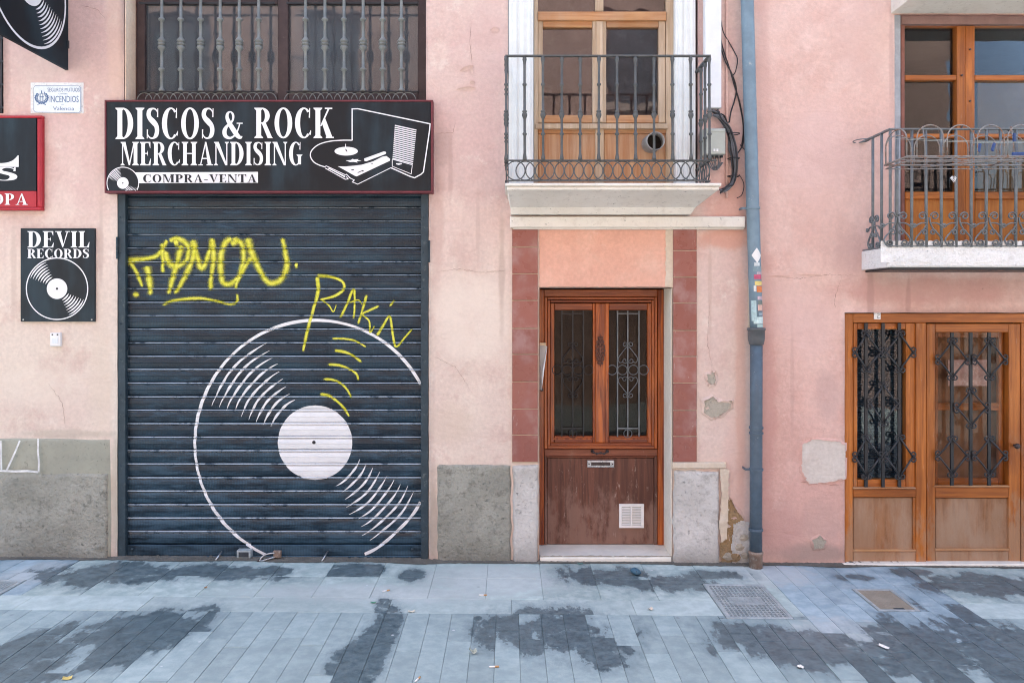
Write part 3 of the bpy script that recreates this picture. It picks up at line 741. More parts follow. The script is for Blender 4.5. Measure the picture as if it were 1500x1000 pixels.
# painted record and sprayed writing follow the slats
LIFT = .0022
def sx(px): return PX(px, .045)
def szz(py): return PZ(py, .045)
class Paint(MB):
    def __init__(s): super().__init__(); s.at = []
    def ribbon(s, pts, ws, across=4, soft=0.0, lift=LIFT, power=1.5):
        pts = [Vector((p[0], p[1])) for p in pts]; n = len(pts); o = len(s.v)
        for i, p in enumerate(pts):
            t = (pts[min(i+1, n-1)]-pts[max(i-1, 0)]); t = t.normalized() if t.length > 1e-9 else Vector((1, 0)); q = Vector((-t.y, t.x))
            end = 1.0
            if soft: end = min(1, min(i, n-1-i)/4+.0)
            for k in range(across+1):
                u = 2*k/across-1; r = p+q*(u*ws[i]/2)
                s.v.append((r.x, yprof(r.y)-lift, r.y)); s.at.append((1-abs(u)**power)*end if soft else 1)
        for i in range(n-1):
            for k in range(across): a = o+i*(across+1)+k; s.f.append((a, a+across+1, a+across+2, a+1))
    def blob(s, cx, cz, r, lift=LIFT):
        o = len(s.v); s.v.append((cx, yprof(cz)-lift, cz)); s.at.append(1); R = 6; K = 20
        for i in range(1, R+1):
            for k in range(K):
                a = 2*PI*k/K; x, z = cx+r*i/R*math.cos(a), cz+r*i/R*math.sin(a); s.v.append((x, yprof(z)-lift, z)); s.at.append(1-(i/R)**1.3)
        for k in range(K): s.f.append((o, o+1+k, o+1+(k+1) % K))
        for i in range(R-1):
            for k in range(K): a = o+1+i*K; s.f.append((a+k, a+K+k, a+K+(k+1) % K, a+(k+1) % K))
SCL = (.045-CY)/F
rec = Paint(); CXR, CZR = sx(461.5), szz(648)
def garc(r, a0, a1, w, taper=True):
    n = max(8, int(abs(math.radians(a1-a0))*r*SCL/.004)); pts = []; ws = []
    for i in range(n+1):
        u = i/n; a = math.radians(a0+(a1-a0)*u); rr = r*(1+.004*math.sin(u*9+r))
        x, z = CXR+rr*SCL*math.cos(a), CZR+rr*SCL*math.sin(a)*1.015
        if not (SX0+.012 < x < SX1-.012 and z > .04): continue
        pts.append((x, z)); ws.append(w*SCL*((min(1, .15+3.2*min(u, 1-u)) if taper else 1)*(1+.12*math.sin(u*23+r))))
    if len(pts) > 2: rec.ribbon(pts, ws, 4)
garc(176, 28.0, 246, 4.3, False); garc(176, -65.5, -29, 4.3, False)
for i in range(9):
    r = 68.5+i*11.5
    garc(r, 117+random.uniform(-2, 1), 161+random.uniform(-2, 2), 3.4)
    garc(r+1, -20-random.uniform(0, 3)-i*.5, -64+random.uniform(-1, 4), 3.1)
# label disc
RL = 54.5*SCL; st = .004; nn = int(RL/st)+1
disc = {}
for i in range(-nn, nn+1):
    z = CZR+i*RL/nn; hw = math.sqrt(max(0, RL*RL-(i*RL/nn)**2))
    for k in range(41): x = CXR-hw+2*hw*k/40; disc[i, k] = len(rec.v); rec.v.append((x, yprof(z)-LIFT*.8, z)); rec.at.append(1)
for i in range(-nn, nn):
    for k in range(40):
        xm = rec.v[disc[i, k]][0]
        rec.f.append((disc[i, k], disc[i, k+1], disc[i+1, k+1], disc[i+1, k]))
rec.build('record_drawing', m_paint_w, sh)
hole = Paint(); hole.blob(sx(460), szz(647.5), .014, LIFT*1.9); hole.build('spindle_dot', m_print_b, sh)
def sprayed(strokes, origin, k, name, label, spread=1.45, power=1.3):
    P = Paint()
    for i, (w, pts) in enumerate(strokes):
        sp = smooth_path(pts, 10) if len(pts) > 2 else [tuple(pts[0][d]+(pts[1][d]-pts[0][d])*t/12 for d in (0, 1)) for t in range(13)]
        q = [(sx(origin[0]+a/k), szz(origin[1]+b/k)) for a, b in sp]
        # resample finely
        out = [q[0]]
        for a, b in zip(q, q[1:]):
            L = math.hypot(b[0]-a[0], b[1]-a[1]); m = max(1, int(L/.0045))
            out += [(a[0]+(b[0]-a[0])*t/m, a[1]+(b[1]-a[1])*t/m) for t in range(1, m+1)]
        n = len(out); ws = []
        for j in range(n):
            u = j/max(1, n-1); ws.append(spread*w/k*SCL*(1.15-.35*u+.10*math.sin(u*11+i)))
        P.ribbon(out, ws, 10, 1.0, LIFT+.0002*(i % 9+1), power)
    o = P.build(name, m_spray, sh); o['label'] = label
sprayed([(13, [(75, 312), (150, 305), (215, 288), (248, 240), (262, 218)]), (11, [(82, 305), (112, 345), (138, 400), (148, 432)]), (17, [(168, 330), (180, 400), (186, 470)]),
         (12, [(100, 462), (142, 465)]), (11, [(236, 228), (240, 300), (240, 372)]),
         (15, [(252, 262), (262, 312), (300, 336), (345, 310), (356, 262), (338, 228), (300, 212), (268, 228)]), (24, [(285, 232), (315, 226)]),
         (15, [(325, 235), (310, 300), (285, 390), (264, 466)]), (15, [(376, 222), (380, 280), (360, 340), (320, 420), (290, 462)]),
         (15, [(372, 212), (388, 275), (415, 345), (448, 275), (464, 205)]), (14, [(462, 212), (468, 300), (458, 380), (452, 450)]),
         (15, [(556, 212), (520, 232), (500, 300), (506, 400), (540, 416), (580, 382), (602, 300), (590, 232), (548, 212)]), (18, [(540, 240), (575, 225)]),
         (16, [(620, 205), (630, 250), (656, 315), (690, 382), (722, 412), (765, 400), (796, 342), (790, 280), (775, 205)]),
         (12, [(640, 292), (602, 350), (572, 410), (568, 440)]), (15, [(828, 332), (850, 330)]), (8, [(235, 512), (290, 490), (400, 480), (470, 490), (540, 506), (572, 494), (574, 455)]), (15, [(558, 225), (585, 222)])],
        (160, 280), 3.061, 'graffiti', 'fuzzy yellow spray lettering in the upper left of the shutter', 3.2, .70)
sprayed([(15, [(932, 378), (936, 450), (915, 530), (890, 620), (868, 722)]), (13, [(925, 378), (990, 383), (1045, 405), (1050, 440), (1010, 470), (938, 488)]),
         (7, [(945, 482), (985, 512), (1005, 540), (1020, 505)]), (11, [(1032, 572), (1060, 520), (1096, 440), (1100, 520), (1095, 575)]), (7, [(1070, 502), (1115, 488), (1135, 510)]),
         (11, [(1156, 460), (1136, 530), (1114, 600)]), (9, [(1215, 512), (1165, 535), (1136, 552), (1166, 582), (1170, 632), (1192, 598)]), (10, [(1282, 485), (1254, 520)]),
         (11, [(1198, 652), (1230, 600), (1258, 560), (1270, 630), (1286, 696), (1330, 650), (1362, 614)]),
         (9, [(995, 660), (1060, 662), (1105, 672), (1158, 702)]), (13, [(1005, 712), (1060, 722), (1100, 742), (1134, 768)]), (11, [(975, 776), (1040, 782), (1105, 815), (1117, 850)]),
         (10, [(955, 842), (1010, 847), (1060, 880), (1089, 932)]), (12, [(940, 910), (985, 917), (1040, 957), (1080, 1014)])],
        (160, 280), 3.061, 'graffiti', 'yellow spray tag and short strokes across the upper right of the painted record')

# ------------------------------------------------------------------ upper barred window
uw = empty('window', house); Y = .17
fr = MB()
fr.bpx(200, -200, 212, 150, Y, Y+.06, .004); fr.bpx(612, -200, 626, 150, Y, Y+.06, .004); fr.bpx(407, -200, 422, 150, Y-.01, Y+.06, .004)
fr.bpx(212, -6, 407, 6, Y+.004, Y+.055, .003); fr.bpx(422, -6, 612, 6, Y+.004, Y+.055, .003)
fr.bpx(212, 137, 407, 150, Y+.004, Y+.055, .003); fr.bpx(422, 137, 612, 150, Y+.004, Y+.055, .003)
fr.build('frame', m_win_frame, uw)
for (a, b) in ((211, 408), (421, 613)):
    MB().bpx(a, 4, b, 138, Y+.030, Y+.034, 0).build('pane', m_glass_sheen, uw)
    MB().bpx(a, -200, b, -4, Y+.030, Y+.034, 0).build('pane', m_glass_top, uw)
def bar_profile(H, zs, r):                            # turned bar: collars at the heights zs, double knop at the middle one
    pr = [(r*1.9, 0), (r*1.9, .012), (r*1.1, .03)]
    for z, kind in sorted(zs):
        if kind == 0: pr += [(r, z-.015), (r*1.9, z-.008), (r*2.2, z), (r*1.9, z+.008), (r, z+.016)]
        else: pr += [(r, z-.062), (r*1.5, z-.050), (r*2.7, z-.030), (r*2.3, z-.016), (r*1.1, z-.009), (r*2.6, z-.005), (r*2.6, z+.005), (r*1.1, z+.009), (r*2.3, z+.016), (r*2.7, z+.028), (r*1.5, z+.046), (r, z+.058)]
    return pr+[(r, H-.02), (r*1.5, H)]
YB = .045; kz = (YB-CY)/F
zb0 = PZ(134, YB)
pr = bar_profile(1.5, [(PZ(102, YB)-zb0, 0), (PZ(65, YB)-zb0, 1), (PZ(29, YB)-zb0, 0), (PZ(-20, YB)-zb0, 0)], .0125)
b0 = MB().lathe(pr, n=8).build('baluster', m_bars, uw, True, (PX(237, YB), YB, zb0))
for px in (265, 294, 322.6, 350.5, 379, 447.7, 476, 504, 532, 560.6, 588): copy(b0, uw, (PX(px, YB), YB, zb0))
for a, b in ((203, 402), (419, 613)):
    for c, d, o in ((133, 135, -.012), (146, 148, -.012), (3, 6, .018), (-60, -57, -.012)): MB().bpx(a, c, b, d, YB+o, YB+o+.024 if o < 0 else YB+.030, .002).build('rail', m_iron_dark, uw)
for a, b in ((203, 402), (419, 613)):
    ring = MB()
    p = a+8.5
    while p < b-4:
        ring.tube(arc(PX(p, YB), PZ(148, YB), 11*kz, 5, 175, 10, YB-.004+.006*(int(p) % 2), 12*kz), .004, 5); p += 12.2
    ring.build('arch_band', m_bars, uw, True)
MB().bpx(205, -300, 620, 152, .62, .63, 0).build('curtain', m_curtain, uw)
room(UW[0], UW[1], UW[2]-.05, UW[3], .235, 1.2, m_room, uw)
ww = empty('window', house)                                  # the window cut by the left edge
fr = MB(); fr.bpx(-4, -200, 5, 166, .05, .12, .003); fr.bpx(-220, 156, -4, 166, .05, .12, .003); fr.build('frame', m_win_frame, ww)
gb = MB()
for k in range(6): gb.box(-5.2, LW[1]-.012, .020, .032, PZ(158-k*34), PZ(158-k*34)+.014)
for k in range(9): gb.tube([(LW[1]-.03-k*.12, .028, LW[2]), (LW[1]-.03-k*.12, .028, LW[3])], .008, 6)
gb.build('bar', m_iron_dark, ww)
MB().bpx(-225, -200, -4, 158, .10, .104, 0).build('pane', m_glass_top, ww)
room(LW[0], LW[1], LW[2], LW[3], .13, .9, m_room, ww)

# ------------------------------------------------------------------ balcony of the left house
bal = empty('balcony', house); YF = -.40; KF = (YF-CY)/F
zsl = PZ(268, -.45)
xl, xr = PX(740, -.45), PX(1057, -.45)
slab = MB()
slab.box(xl, xr, -.45, .02, zsl-.022, zsl, .004); slab.box(xl+.012, xr-.012, -.435, .02, zsl-.050, zsl-.022, .006); 
q = [(xl+.02, -.425, zsl-.05), (xr-.02, -.425, zsl-.05), (xr-.02, .01, zsl-.05), (xl+.02, .01, zsl-.05)]
lo = [(PX(748), -.12, zsl-.135), (PX(1014), -.12, zsl-.135), (PX(1014), .01, zsl-.135), (PX(748), .01, zsl-.135)]
lo2 = [(PX(748), -.09, PZ(316)), (PX(1008), -.09, PZ(316)), (PX(1008), .01, PZ(316)), (PX(748), .01, PZ(316))]
slab.add(q+lo, [(0, 1, 5, 4), (1, 2, 6, 5), (3, 0, 4, 7)]); slab.add(lo+lo2, [(0, 1, 5, 4), (1, 2, 6, 5), (3, 0, 4, 7), (4, 5, 6, 7)])
slab.build('slab', m_limestone, bal, bevel=.004)
zt, zr, zl = PZ(83.5, YF), PZ(236, YF), PZ(265, YF)
bx0, bx1 = PX(741.5, YF), PX(1039.5, YF)
hd = MB(); hd.box(bx0-.006, bx1+.006, YF-.014, YF+.014, zt, zt+.012, .002)
hd.box(bx0-.014, bx0+.014, YF+.0145, .0, zt+.001, zt+.013, .002); hd.box(bx1-.014, bx1+.014, YF+.0145, .0, zt+.001, zt+.013, .002)
hd.build('handrail', m_iron, bal)
for z in (zr, zl-.004):
    lr = MB()
    lr.box(bx0-.005, bx1+.05 if z == zr else bx1+.005, YF-.010, YF+.010, z, z+.009, .002); lr.box(bx0-.010, bx0+.010, YF+.0105, 0, z, z+.009, .001); lr.box(bx1-.010, bx1+.010, YF+.0105, 0, z, z+.009, .001)
    lr.build('rail', m_iron, bal)
H = zt-zr-.009
pr = [(.013, 0), (.011, .02), (.0085, .05), (.0085, H-.585*H-.02)]
def bp(f): return (1-f)*H
pr = [(.016, 0), (.014, .02), (.0095, .05), (.0095, bp(.75)-.012), (.016, bp(.75)-.004), (.016, bp(.75)+.005), (.0095, bp(.75)+.012), (.0095, bp(.56)-.034), (.013, bp(.56)-.026), (.0205, bp(.56)-.008), (.019, bp(.56)+.006), (.012, bp(.56)+.014), (.018, bp(.56)+.018), (.018, bp(.56)+.026), (.010, bp(.56)+.032), (.0095, bp(.27)-.012), (.016, bp(.27)-.004), (.016, bp(.27)+.005), (.0095, bp(.27)+.012), (.0095, H-.06), (.011, H-.04), (.016, H-.02), (.013, H)]
bb = MB().lathe(pr, n=10).build('baluster', m_iron, bal, True, (bx0, YF, zr+.009))
nb = 12
for i in range(1, nb):
    o = copy(bb, bal, (bx0+(bx1-bx0)*i/(nb-1), YF, zr+.009)); o.rotation_euler = (random.uniform(-.004, .004), random.uniform(-.006, .006), i*.7)
for x in (bx0, bx1):
    for y in (-.27, -.14): copy(bb, bal, (x, y, zr+.009))
rg = MB(); rr = (zr-zl-.006)/2; zc = (zr+zl+.004)/2
rg.tube([(rr*math.cos(2*PI*k/22), 0, rr*math.sin(2*PI*k/22)) for k in range(22)], .0045, 6, closed=True)
r0 = rg.build('ring', m_iron, bal, True, (bx0+rr, YF-.004, zc))
n_r = 20
for i in range(1, n_r): copy(r0, bal, (bx0+rr+(bx1-bx0-2*rr)*i/(n_r-1), YF-.004+.008*(i % 2), zc))
for x in (bx0, bx1):
    for i in range(4):
        o = copy(r0, bal, (x, YF+.07+i*.08, zc)); o.rotation_euler = (0, 0, PI/2)

# ------------------------------------------------------------------ balcony door of the left house
bd = empty('balcony_door', house); Y = .075
B = lambda *a, **k: MB().bpx(*a, **k)
for (a, b) in ((782, 788), (976, 989)): B(a, -200, b, 272, Y, Y+.10, ch=.004).build('stile', m_pale_z, bd)
B(788, 17, 976, 30, Y-.012, Y+.09, ch=.004).build('transom', m_pale_x, bd)
B(785, 181, 979, 188.5, Y-.020, Y+.08, ch=.004).build('sill_rail', m_pale_z, bd)
for (a, b, c, d, m) in ((788, 30.5, 795, 180, m_pale_z), (965, 30.5, 975, 180, m_pale_z), (868, 30.5, 888, 180, m_pale_z), (795.3, 30.5, 867.7, 40, m_pale_x), (888.3, 30.5, 964.7, 40, m_pale_x), (795.3, 168.5, 867.7, 180, m_pale_x), (888.3, 168.5, 964.7, 180, m_pale_x)):
    B(a, b, c, d, Y+.012+(0 if m is m_pale_x else -.003), Y+.07, ch=.004).build('sash', m, bd)
B(874, 31, 883, 179, Y-.004, Y+.012, ch=.004).build('astragal', m_pale_z, bd)
for (a, b) in ((872, 884),): B(a, -200, b, 16.5, Y+.01, Y+.07, ch=.004).build('stile', m_pale_z, bd)
for (a, b, c, d) in ((794, 39, 869, 170), (887, 39, 966, 170), (788, -200, 872.5, 17), (883.5, -200, 976, 17)):
    B(a, b, c, d, Y+.042, Y+.046, ch=0).build('pane', m_glass_top, bd)
for (a, b) in ((788.3, 872), (885, 975.7)): B(a, 196, b, 270, Y+.03, Y+.06, ch=.003).build('panel', m_pale_panel, bd)
B(872.3, 189, 884.7, 270, Y+.010, Y+.06, ch=.003).build('stile', m_pale_z, bd)
for (a, b) in ((788.3, 872), (885, 975.7)): B(a, 189, b, 195.7, Y+.014, Y+.06, ch=.003).build('rail', m_pale_x, bd)
fl = MB(); fx, fz = PX(960, -.06), PZ(207, -.06)
for r, a, b in ((.072, -.075, .11),):
    n = 24; pts0 = [(fx+r*math.cos(2*PI*k/n), a, fz+r*math.sin(2*PI*k/n)) for k in range(n)]; pts1 = [(p[0]-.01, b, p[2]+.012) for p in pts0]
    pi0 = [(fx+(p[0]-fx)*.90, a, fz+(p[2]-fz)*.90) for p in pts0]; pi1 = [(q[0]*.5+fx*.5-.0, b-.02, q[2]*.5+fz*.5) for q in pts1]
    pi1 = [(fx+(p[0]-fx)*.88, b-.03, fz+(p[2]-fz)*.88) for p in pts0]
    fl.add(pts0+pts1+pi0+pi1, [(k, (k+1) % n, n+(k+1) % n, n+k) for k in range(n)]+[(k, 2*n+k, 2*n+(k+1) % n, (k+1) % n) for k in range(n)]+[(2*n+k, 3*n+k, 3*n+(k+1) % n, 2*n+(k+1) % n) for k in range(n)]+[tuple(3*n+k for k in range(n))])
fo = fl.build('flue_pipe', painted('flue_metal', (.30, .29, .28), .45, scale=9, metal=.3), bd, True)
bk = MB(); bk.tube([(fx-.003, .02, fz), (fx-.003, .021, fz)], .066, 20); bk.build('flue_mouth', m_room, bd)
room(BD[0], BD[1], BD[2], BD[3], .19, 1.3, m_room, bd)
MB().bpx(775, -250, 1000, 290, .85, .86, 0).build('curtain', m_curtain, bd)
# white panelled shutters folded back on both sides
for (a, b) in ((745, 781.5), (989.5, 1019)):
    s_ = MB(); s_.bpx(a, -200, b, 270, -.004, .07, .004)
    w = b-a
    s_.bpx(a+w*.14, -200, a+w*.34, 269, -.016, -.003, .006); s_.bpx(a+w*.42, -200, a+w*.62, 269, -.012, -.003, .005); s_.bpx(a+w*.74, -200, a+w*.90, 269, -.014, -.003, .005)
    s_.build('folded_shutter', m_white_wood, house)

# ------------------------------------------------------------------ street door
dr = empty('front_door', house); Y = .30
def D(name, a, b, c, d, yf, yb, m, ch=.004): return MB().bpx(a, b, c, d, yf, yb, ch).build(name, m, dr)
D('frame', 790, 424, 797, 798, Y-.01, .38, m_door_z); D('frame', 963.5, 424, 973, 798, Y-.01, .38, m_door_z); D('frame', 797.2, 424, 963.3, 434.5, Y-.01, .38, m_door_x)
# raised moulding round the glazed half
for yy, o, w in ((Y-.016, 0, 4.2), (Y-.004, 4.4, 4.0)):
    D('moulding', 797.4+o, 435+o, 797.4+o+w, 657-o, yy, .37, m_door_z); D('moulding', 963-o-w, 435+o, 963-o, 657-o, yy, .37, m_door_z)
    D('moulding', 797.6+o+w, 435+o, 962.8-o-w, 435+o+w-.6, yy, .37, m_door_x); D('moulding', 797.6+o+w, 657-o-w, 962.8-o-w, 657-o, yy, .37, m_door_x)
D('stile', 806, 444, 812, 648, Y+.012, .37, m_door_z); D('stile', 948.5, 444, 954.3, 648, Y+.012, .37, m_door_z)
D('stile', 868.5, 444, 892, 648, Y+.008, .37, m_door_z); D('centre_post', 871.5, 443.8, 887, 648.5, Y-.008, Y+.009, m_door_z, .008)
for a, b in ((812.2, 868.3), (892.2, 948.3)):
    D('rail', a, 444, b, 454, Y+.014, .37, m_door_x); D('rail', a, 638.5, b, 648, Y+.014, .37, m_door_x)
    D('sill', a-2, 641.5, b+2, 643.2, Y-.004, Y+.013, m_door_z, .001)
    D('pane', a-.5, 453, b+.5, 640, Y+.036, Y+.040, m_glass_door, 0)
# carved ornament on the centre post
cv = MB(); cx, cz = PX(879.5, Y-.02), PZ(513, Y-.02)
for k in range(7):
    z = cz+.105-.035*k; w = (.018, .030, .040, .042, .040, .032, .020)[k]
    cv.tube(spiral(cx-w*.55, z, w*.55, w*.12, 10, -1.1, Y-.014, 12), .0068, 6); cv.tube(spiral(cx+w*.55, z, w*.55, w*.12, 170, 1.1, Y-.014, 12), .0068, 6)
cv.tube([(cx, Y-.010, cz-.135), (cx, Y-.012, cz-.06), (cx, Y-.014, cz), (cx, Y-.012, cz+.06), (cx, Y-.010, cz+.135)], [.003, .009, .012, .009, .003], 8, flat=.6)
rk_ = random.Random(4)
for k in range(26):
    a_ = rk_.uniform(-.11, .11); w_ = .030*(1-abs(a_)/.16); b_ = rk_.uniform(-w_, w_); q_ = rk_.uniform(0, 6.3); L_ = rk_.uniform(.008, .015)
    cv.tube([(cx+b_-L_*math.cos(q_), Y-.010, cz+a_-L_*math.sin(q_)), (cx+b_, Y-.019, cz+a_), (cx+b_+L_*math.cos(q_), Y-.010, cz+a_+L_*math.sin(q_))], [.002, .0065, .002], 5)
cv.build('carving', m_door_low, dr, True)
# wrought grilles in front of the two panes
for xs_, iron in (((823, 839, 854.5), m_iron_dark), ((904.5, 919.5, 936), m_iron_b)):
    yg = Y+.020; gx = [PX(p, yg) for p in xs_]; kk = (yg-CY)/F
    for x in gx: MB().box(x-.0055, x+.0055, yg-.006, yg+.006, PZ(640, yg), PZ(455, yg), .001).build('bar', iron, dr)
    h_ = MB(); h_.box(gx[0]+.006, gx[2]-.006, yg-.004, yg+.004, PZ(628, yg), PZ(626, yg)); h_.build('cross_bar', iron, dr); h_ = MB(); h_.box(gx[0]+.006, gx[2]-.006, yg-.004, yg+.004, PZ(460, yg), PZ(458.5, yg)); h_.build('cross_bar', iron, dr)
    c_ = MB(); zc = PZ(541.5, yg); cx = gx[1]
    for dx in (-23, -8, 8, 23): c_ = MB(); c_.tube([(cx+dx*kk+7*kk*math.cos(2*PI*k/18), yg-.008, zc+7*kk*math.sin(2*PI*k/18)) for k in range(18)], .0036, 5, closed=True); c_.build('ring', iron, dr, True)
    c_ = MB(); c_.tube([(cx+6*kk*math.cos(2*PI*k/18), yg-.008, PZ(634.5, yg)+6*kk*math.sin(2*PI*k/18)) for k in range(18)], .0032, 5, closed=True)
    c_.build('ring', iron, dr, True)
    for sy in (1, -1):
        v_ = MB()
        for sgn in (-1, 1):
            zt_ = zc+sy*37*kk
            v_.tube(spiral(cx+sgn*4.2*kk, zt_, 3.8*kk, 1.5*kk, 180 if sgn > 0 else 0, -sgn*sy*1.1, yg-.009), .0032, 5)
            zm = zc+sy*13.5*kk
            v_.tube(spiral(cx+sgn*4.6*kk, zm, 4.2*kk, 1.5*kk, 180 if sgn > 0 else 0, sgn*sy*1.1, yg-.009), .0032, 5)
            v_.tube(smooth_path([(cx+sgn*1.5*kk, yg-.009, zt_-sy*3*kk), (cx+sgn*8*kk, yg-.009, zc+sy*26*kk), (cx+sgn*14*kk, yg-.009, zc+sy*17*kk), (cx+sgn*12*kk, yg-.009, zc+sy*11*kk), (cx+sgn*7*kk, yg-.009, zc+sy*12*kk)], 6), .0034, 5)
        v_.build('scroll', iron, dr, True)
# lower half
D('rail', 797.4, 657.4, 963, 668, Y+.004, .37, m_door_low_x); D('stile', 797.4, 668.3, 801, 798, Y+.002, .37, m_door_low); D('stile', 958.5, 668.3, 963, 798, Y+.002, .37, m_door_low)
D('panel', 801.3, 670, 958.2, 797, Y+.010, .37, m_door_low, .006); D('bead', 801.3, 668.4, 958.2, 669.8, Y-.004, Y+.02, m_door_low_x, .002)
hn = MB(); hx, hz, hy = PX(879, Y-.02), PZ(662.5, Y-.02), Y-.02
hn.tube(smooth_path([(hx-.062, Y+.003, hz+.008), (hx-.060, hy, hz+.006), (hx-.03, hy-.012, hz-.006), (hx, hy-.014, hz), (hx+.03, hy-.012, hz-.006), (hx+.060, hy, hz+.006), (hx+.062, Y+.003, hz+.008)], 6), [.008+.003*math.sin(i*1.1) for i in range(37)], 7)
for sgn in (-1, 1): hn.tube([(hx+sgn*.062, Y+.004, hz+.007), (hx+sgn*.062, Y-.006, hz+.007)], .014, 10)
hn.build('handle', m_dark_metal, dr, True)
ls = MB(); ls.bpx(860, 674, 900, 684.5, Y-.003, Y+.012, .004); lo_ = ls.build('letter_slot', m_chrome, dr, bevel=.003)
MB().bpx(866, 676.8, 894, 681.5, Y-.0062, Y-.0025, .001).build('slot_flap', m_dark_metal, dr)
sc_ = MB()
for p in (862.8, 897.2): sc_.tube([(PX(p, Y), Y-.0065, PZ(679.2, Y)), (PX(p, Y), Y-.002, PZ(679.2, Y))], .006, 8)
sc_.build('screw', m_dark_metal, dr)
vg = MB(); vg.bpx(907, 738, 943.5, 742, Y-.006, Y+.012, .002); vg.bpx(907, 769, 943.5, 773, Y-.006, Y+.012, .002); vg.bpx(907, 742.05, 911, 768.95, Y-.006, Y+.012, .002); vg.bpx(939.5, 742.05, 943.5, 768.95, Y-.006, Y+.012, .002); vg.bpx(923.8, 742.05, 926.2, 768.95, Y-.005, Y+.012, .001)
vg.build('vent_frame', m_white, dr)
MB().bpx(910, 741, 940.5, 770, Y+.006, Y+.012, 0).build('vent_back', m_boxgrey, dr)
for k in range(11):
    z = PZ(743.5+k*2.35, Y); a, b = PX(911, Y)+.001, PX(939.5, Y)-.001
    MB().add([(a, Y-.004, z-.0045), (b, Y-.004, z-.0045), (b, Y+.004, z+.003), (a, Y+.004, z+.003)], [(0, 1, 2, 3)]).build('vent_slat', m_white, dr)
MB().tube([(PX(793.5, Y), Y-.022, PZ(570, Y)), (PX(793.5, Y), Y-.008, PZ(570, Y))], .014, 12).build('lock', m_dark_metal, dr, True)
room(SD[0], SD[1], .02, SD[3], .39, 1.6, m_room_b, dr)
st = MB(); zst = PZ(799, .28)
st.box(PX(790)+.004, PX(984)-.004, -.012, .37, zst-.040, zst, .006); st.build('doorstep', m_marble, house, bevel=.004)
grid_patch([(791, 812), (984, 812), (984, 828), (791, 828)], .02, lambda x, z: -.004-.006*abs(nz(x*9, 1, z*9)), 0).build('step_base', m_bare, house, True)

# ------------------------------------------------------------------ right house
house2 = empty('rose_house', None, (XP, 0, 0))
house2.location = (0, 0, 0)
tag(house2, 'rose pink plastered house with orange wooden shop doors and a white-edged balcony', 'house')
XR = 8.5
YW = -.004
SF = (PX(1237), PX(1760), -.3, PZ(458))
B2 = (PX(1310), PX(1700), PZ(398), PZ(22))
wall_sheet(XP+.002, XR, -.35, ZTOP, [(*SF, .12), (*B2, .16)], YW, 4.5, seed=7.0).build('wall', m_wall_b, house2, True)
flake([(1174, 650), (1190, 643), (1225, 645), (1238, 650), (1238, 700), (1215, 706), (1185, 708), (1173, 690)], plaster('bare_plaster', (.60, .52, .46), (.64, .58, .52), seed=51, rough_amt=1.0), .007, parent=house2)
rim([(1174, 650), (1190, 643), (1225, 645), (1238, 650), (1238, 700), (1215, 706), (1185, 708), (1173, 690)], m_wall_b, house2, .007, 4.0)
rim([(1188, 790), (1200, 783), (1210, 792), (1206, 802), (1192, 804)], m_wall_b, house2, .010, 4.0)
flake([(1188, 790), (1200, 783), (1210, 792), (1206, 802), (1192, 804)], m_bare, .008, parent=house2)
for q in ((1185, 403, 34, 3, .008), (1140, 405, 40, 2, .006), (1222, 710, 14, 4), (1180, 706, 16, 4)): curl(*q, mat=m_wall_b, parent=house2)
sN = NT('navy_blind'); hN = sN.math('SINE', sN.math('MULTIPLY', sN.sep()[2], 2*PI/.022)); cN = sN.mix(sN.mr(hN, -.3, .9), (.011, .020, .029), (.019, .034, .047))
m_navy = sN.done(cN, .7, sN.bump(hN, .003, .6), spec=.3)
crack([(1112, 404), (1170, 408), (1215, 402), (1262, 404)], .0026, house2, 11); crack([(1240, 380), (1222, 440), (1228, 520), (1215, 585), (1205, 640)], .0017, house2, 12); crack([(1128, 730), (1150, 760), (1160, 812)], .0018, house2, 13); crack([(1150, 300), (1190, 310), (1225, 330)], .0014, house2, 14)
# shop doors with wrought grilles
sf = empty('shop_door', house2); Y = .03
def S(name, a, b, c, d, yf, yb, m, ch=.004): return MB().bpx(a, b, c, d, yf, yb, ch).build(name, m, sf)
S('frame', 1237.5, 459, 1249.5, 823, Y-.01, .13, m_shop_z); S('frame', 1249.8, 459, 1745, 472.5, Y-.01, .13, m_shop_x)
S('frame', 1342, 472.8, 1357, 823, Y-.006, .13, m_shop_z); S('frame', 1482.5+14, 472.8, 1512, 823, Y-.006, .13, m_shop_z)
def curl_pair(mb, x, z, dirs, kk, y):
    for (sx_, sz_) in dirs:
        # outward curl leaving the corner sideways
        mb.tube(spiral(x+sx_*3.6*kk, z+sz_*3.6*kk*0+sz_*1.5*kk, 3.7*kk, 1.6*kk, 180 if sx_ > 0 else 0, (-1 if sx_*sz_ > 0 else 1)*.95, y, 12), .0042, 5)
def diamond(mb, tp, lf, rt, bt, y):
    kk = (y-CY)/F; P3 = lambda p: (PX(p[0], y), y, PZ(p[1], y))
    T, L, R_, B_ = P3(tp), P3(lf), P3(rt), P3(bt)
    for a, b, o in ((T, L, 0), (L, B_, .004), (T, R_, .004), (R_, B_, 0)):
        mb.tube([(a[0], y-o, a[2]), ((a[0]+b[0])/2, y-o-.003, (a[2]+b[2])/2), (b[0], y-o, b[2])], .0076, 4)
    for (x, _, z), sz in ((T, 1), (B_, -1)):
        for sx_ in (-1, 1): mb.tube(spiral(x+sx_*4*kk, z+sz*.5*kk, 4.3*kk, 1.5*kk, 180 if sx_ > 0 else 0, -sx_*sz*1.15, y-.002, 14), .0064, 5)
    for (x, _, z), sx_ in ((L, -1), (R_, 1)):
        for sz in (-1, 1): mb.tube(spiral(x+sx_*.5*kk, z+sz*4*kk, 4.3*kk, 1.5*kk, -90 if sz > 0 else 90, sx_*sz*1.15, y-.002, 14), .0064, 5)
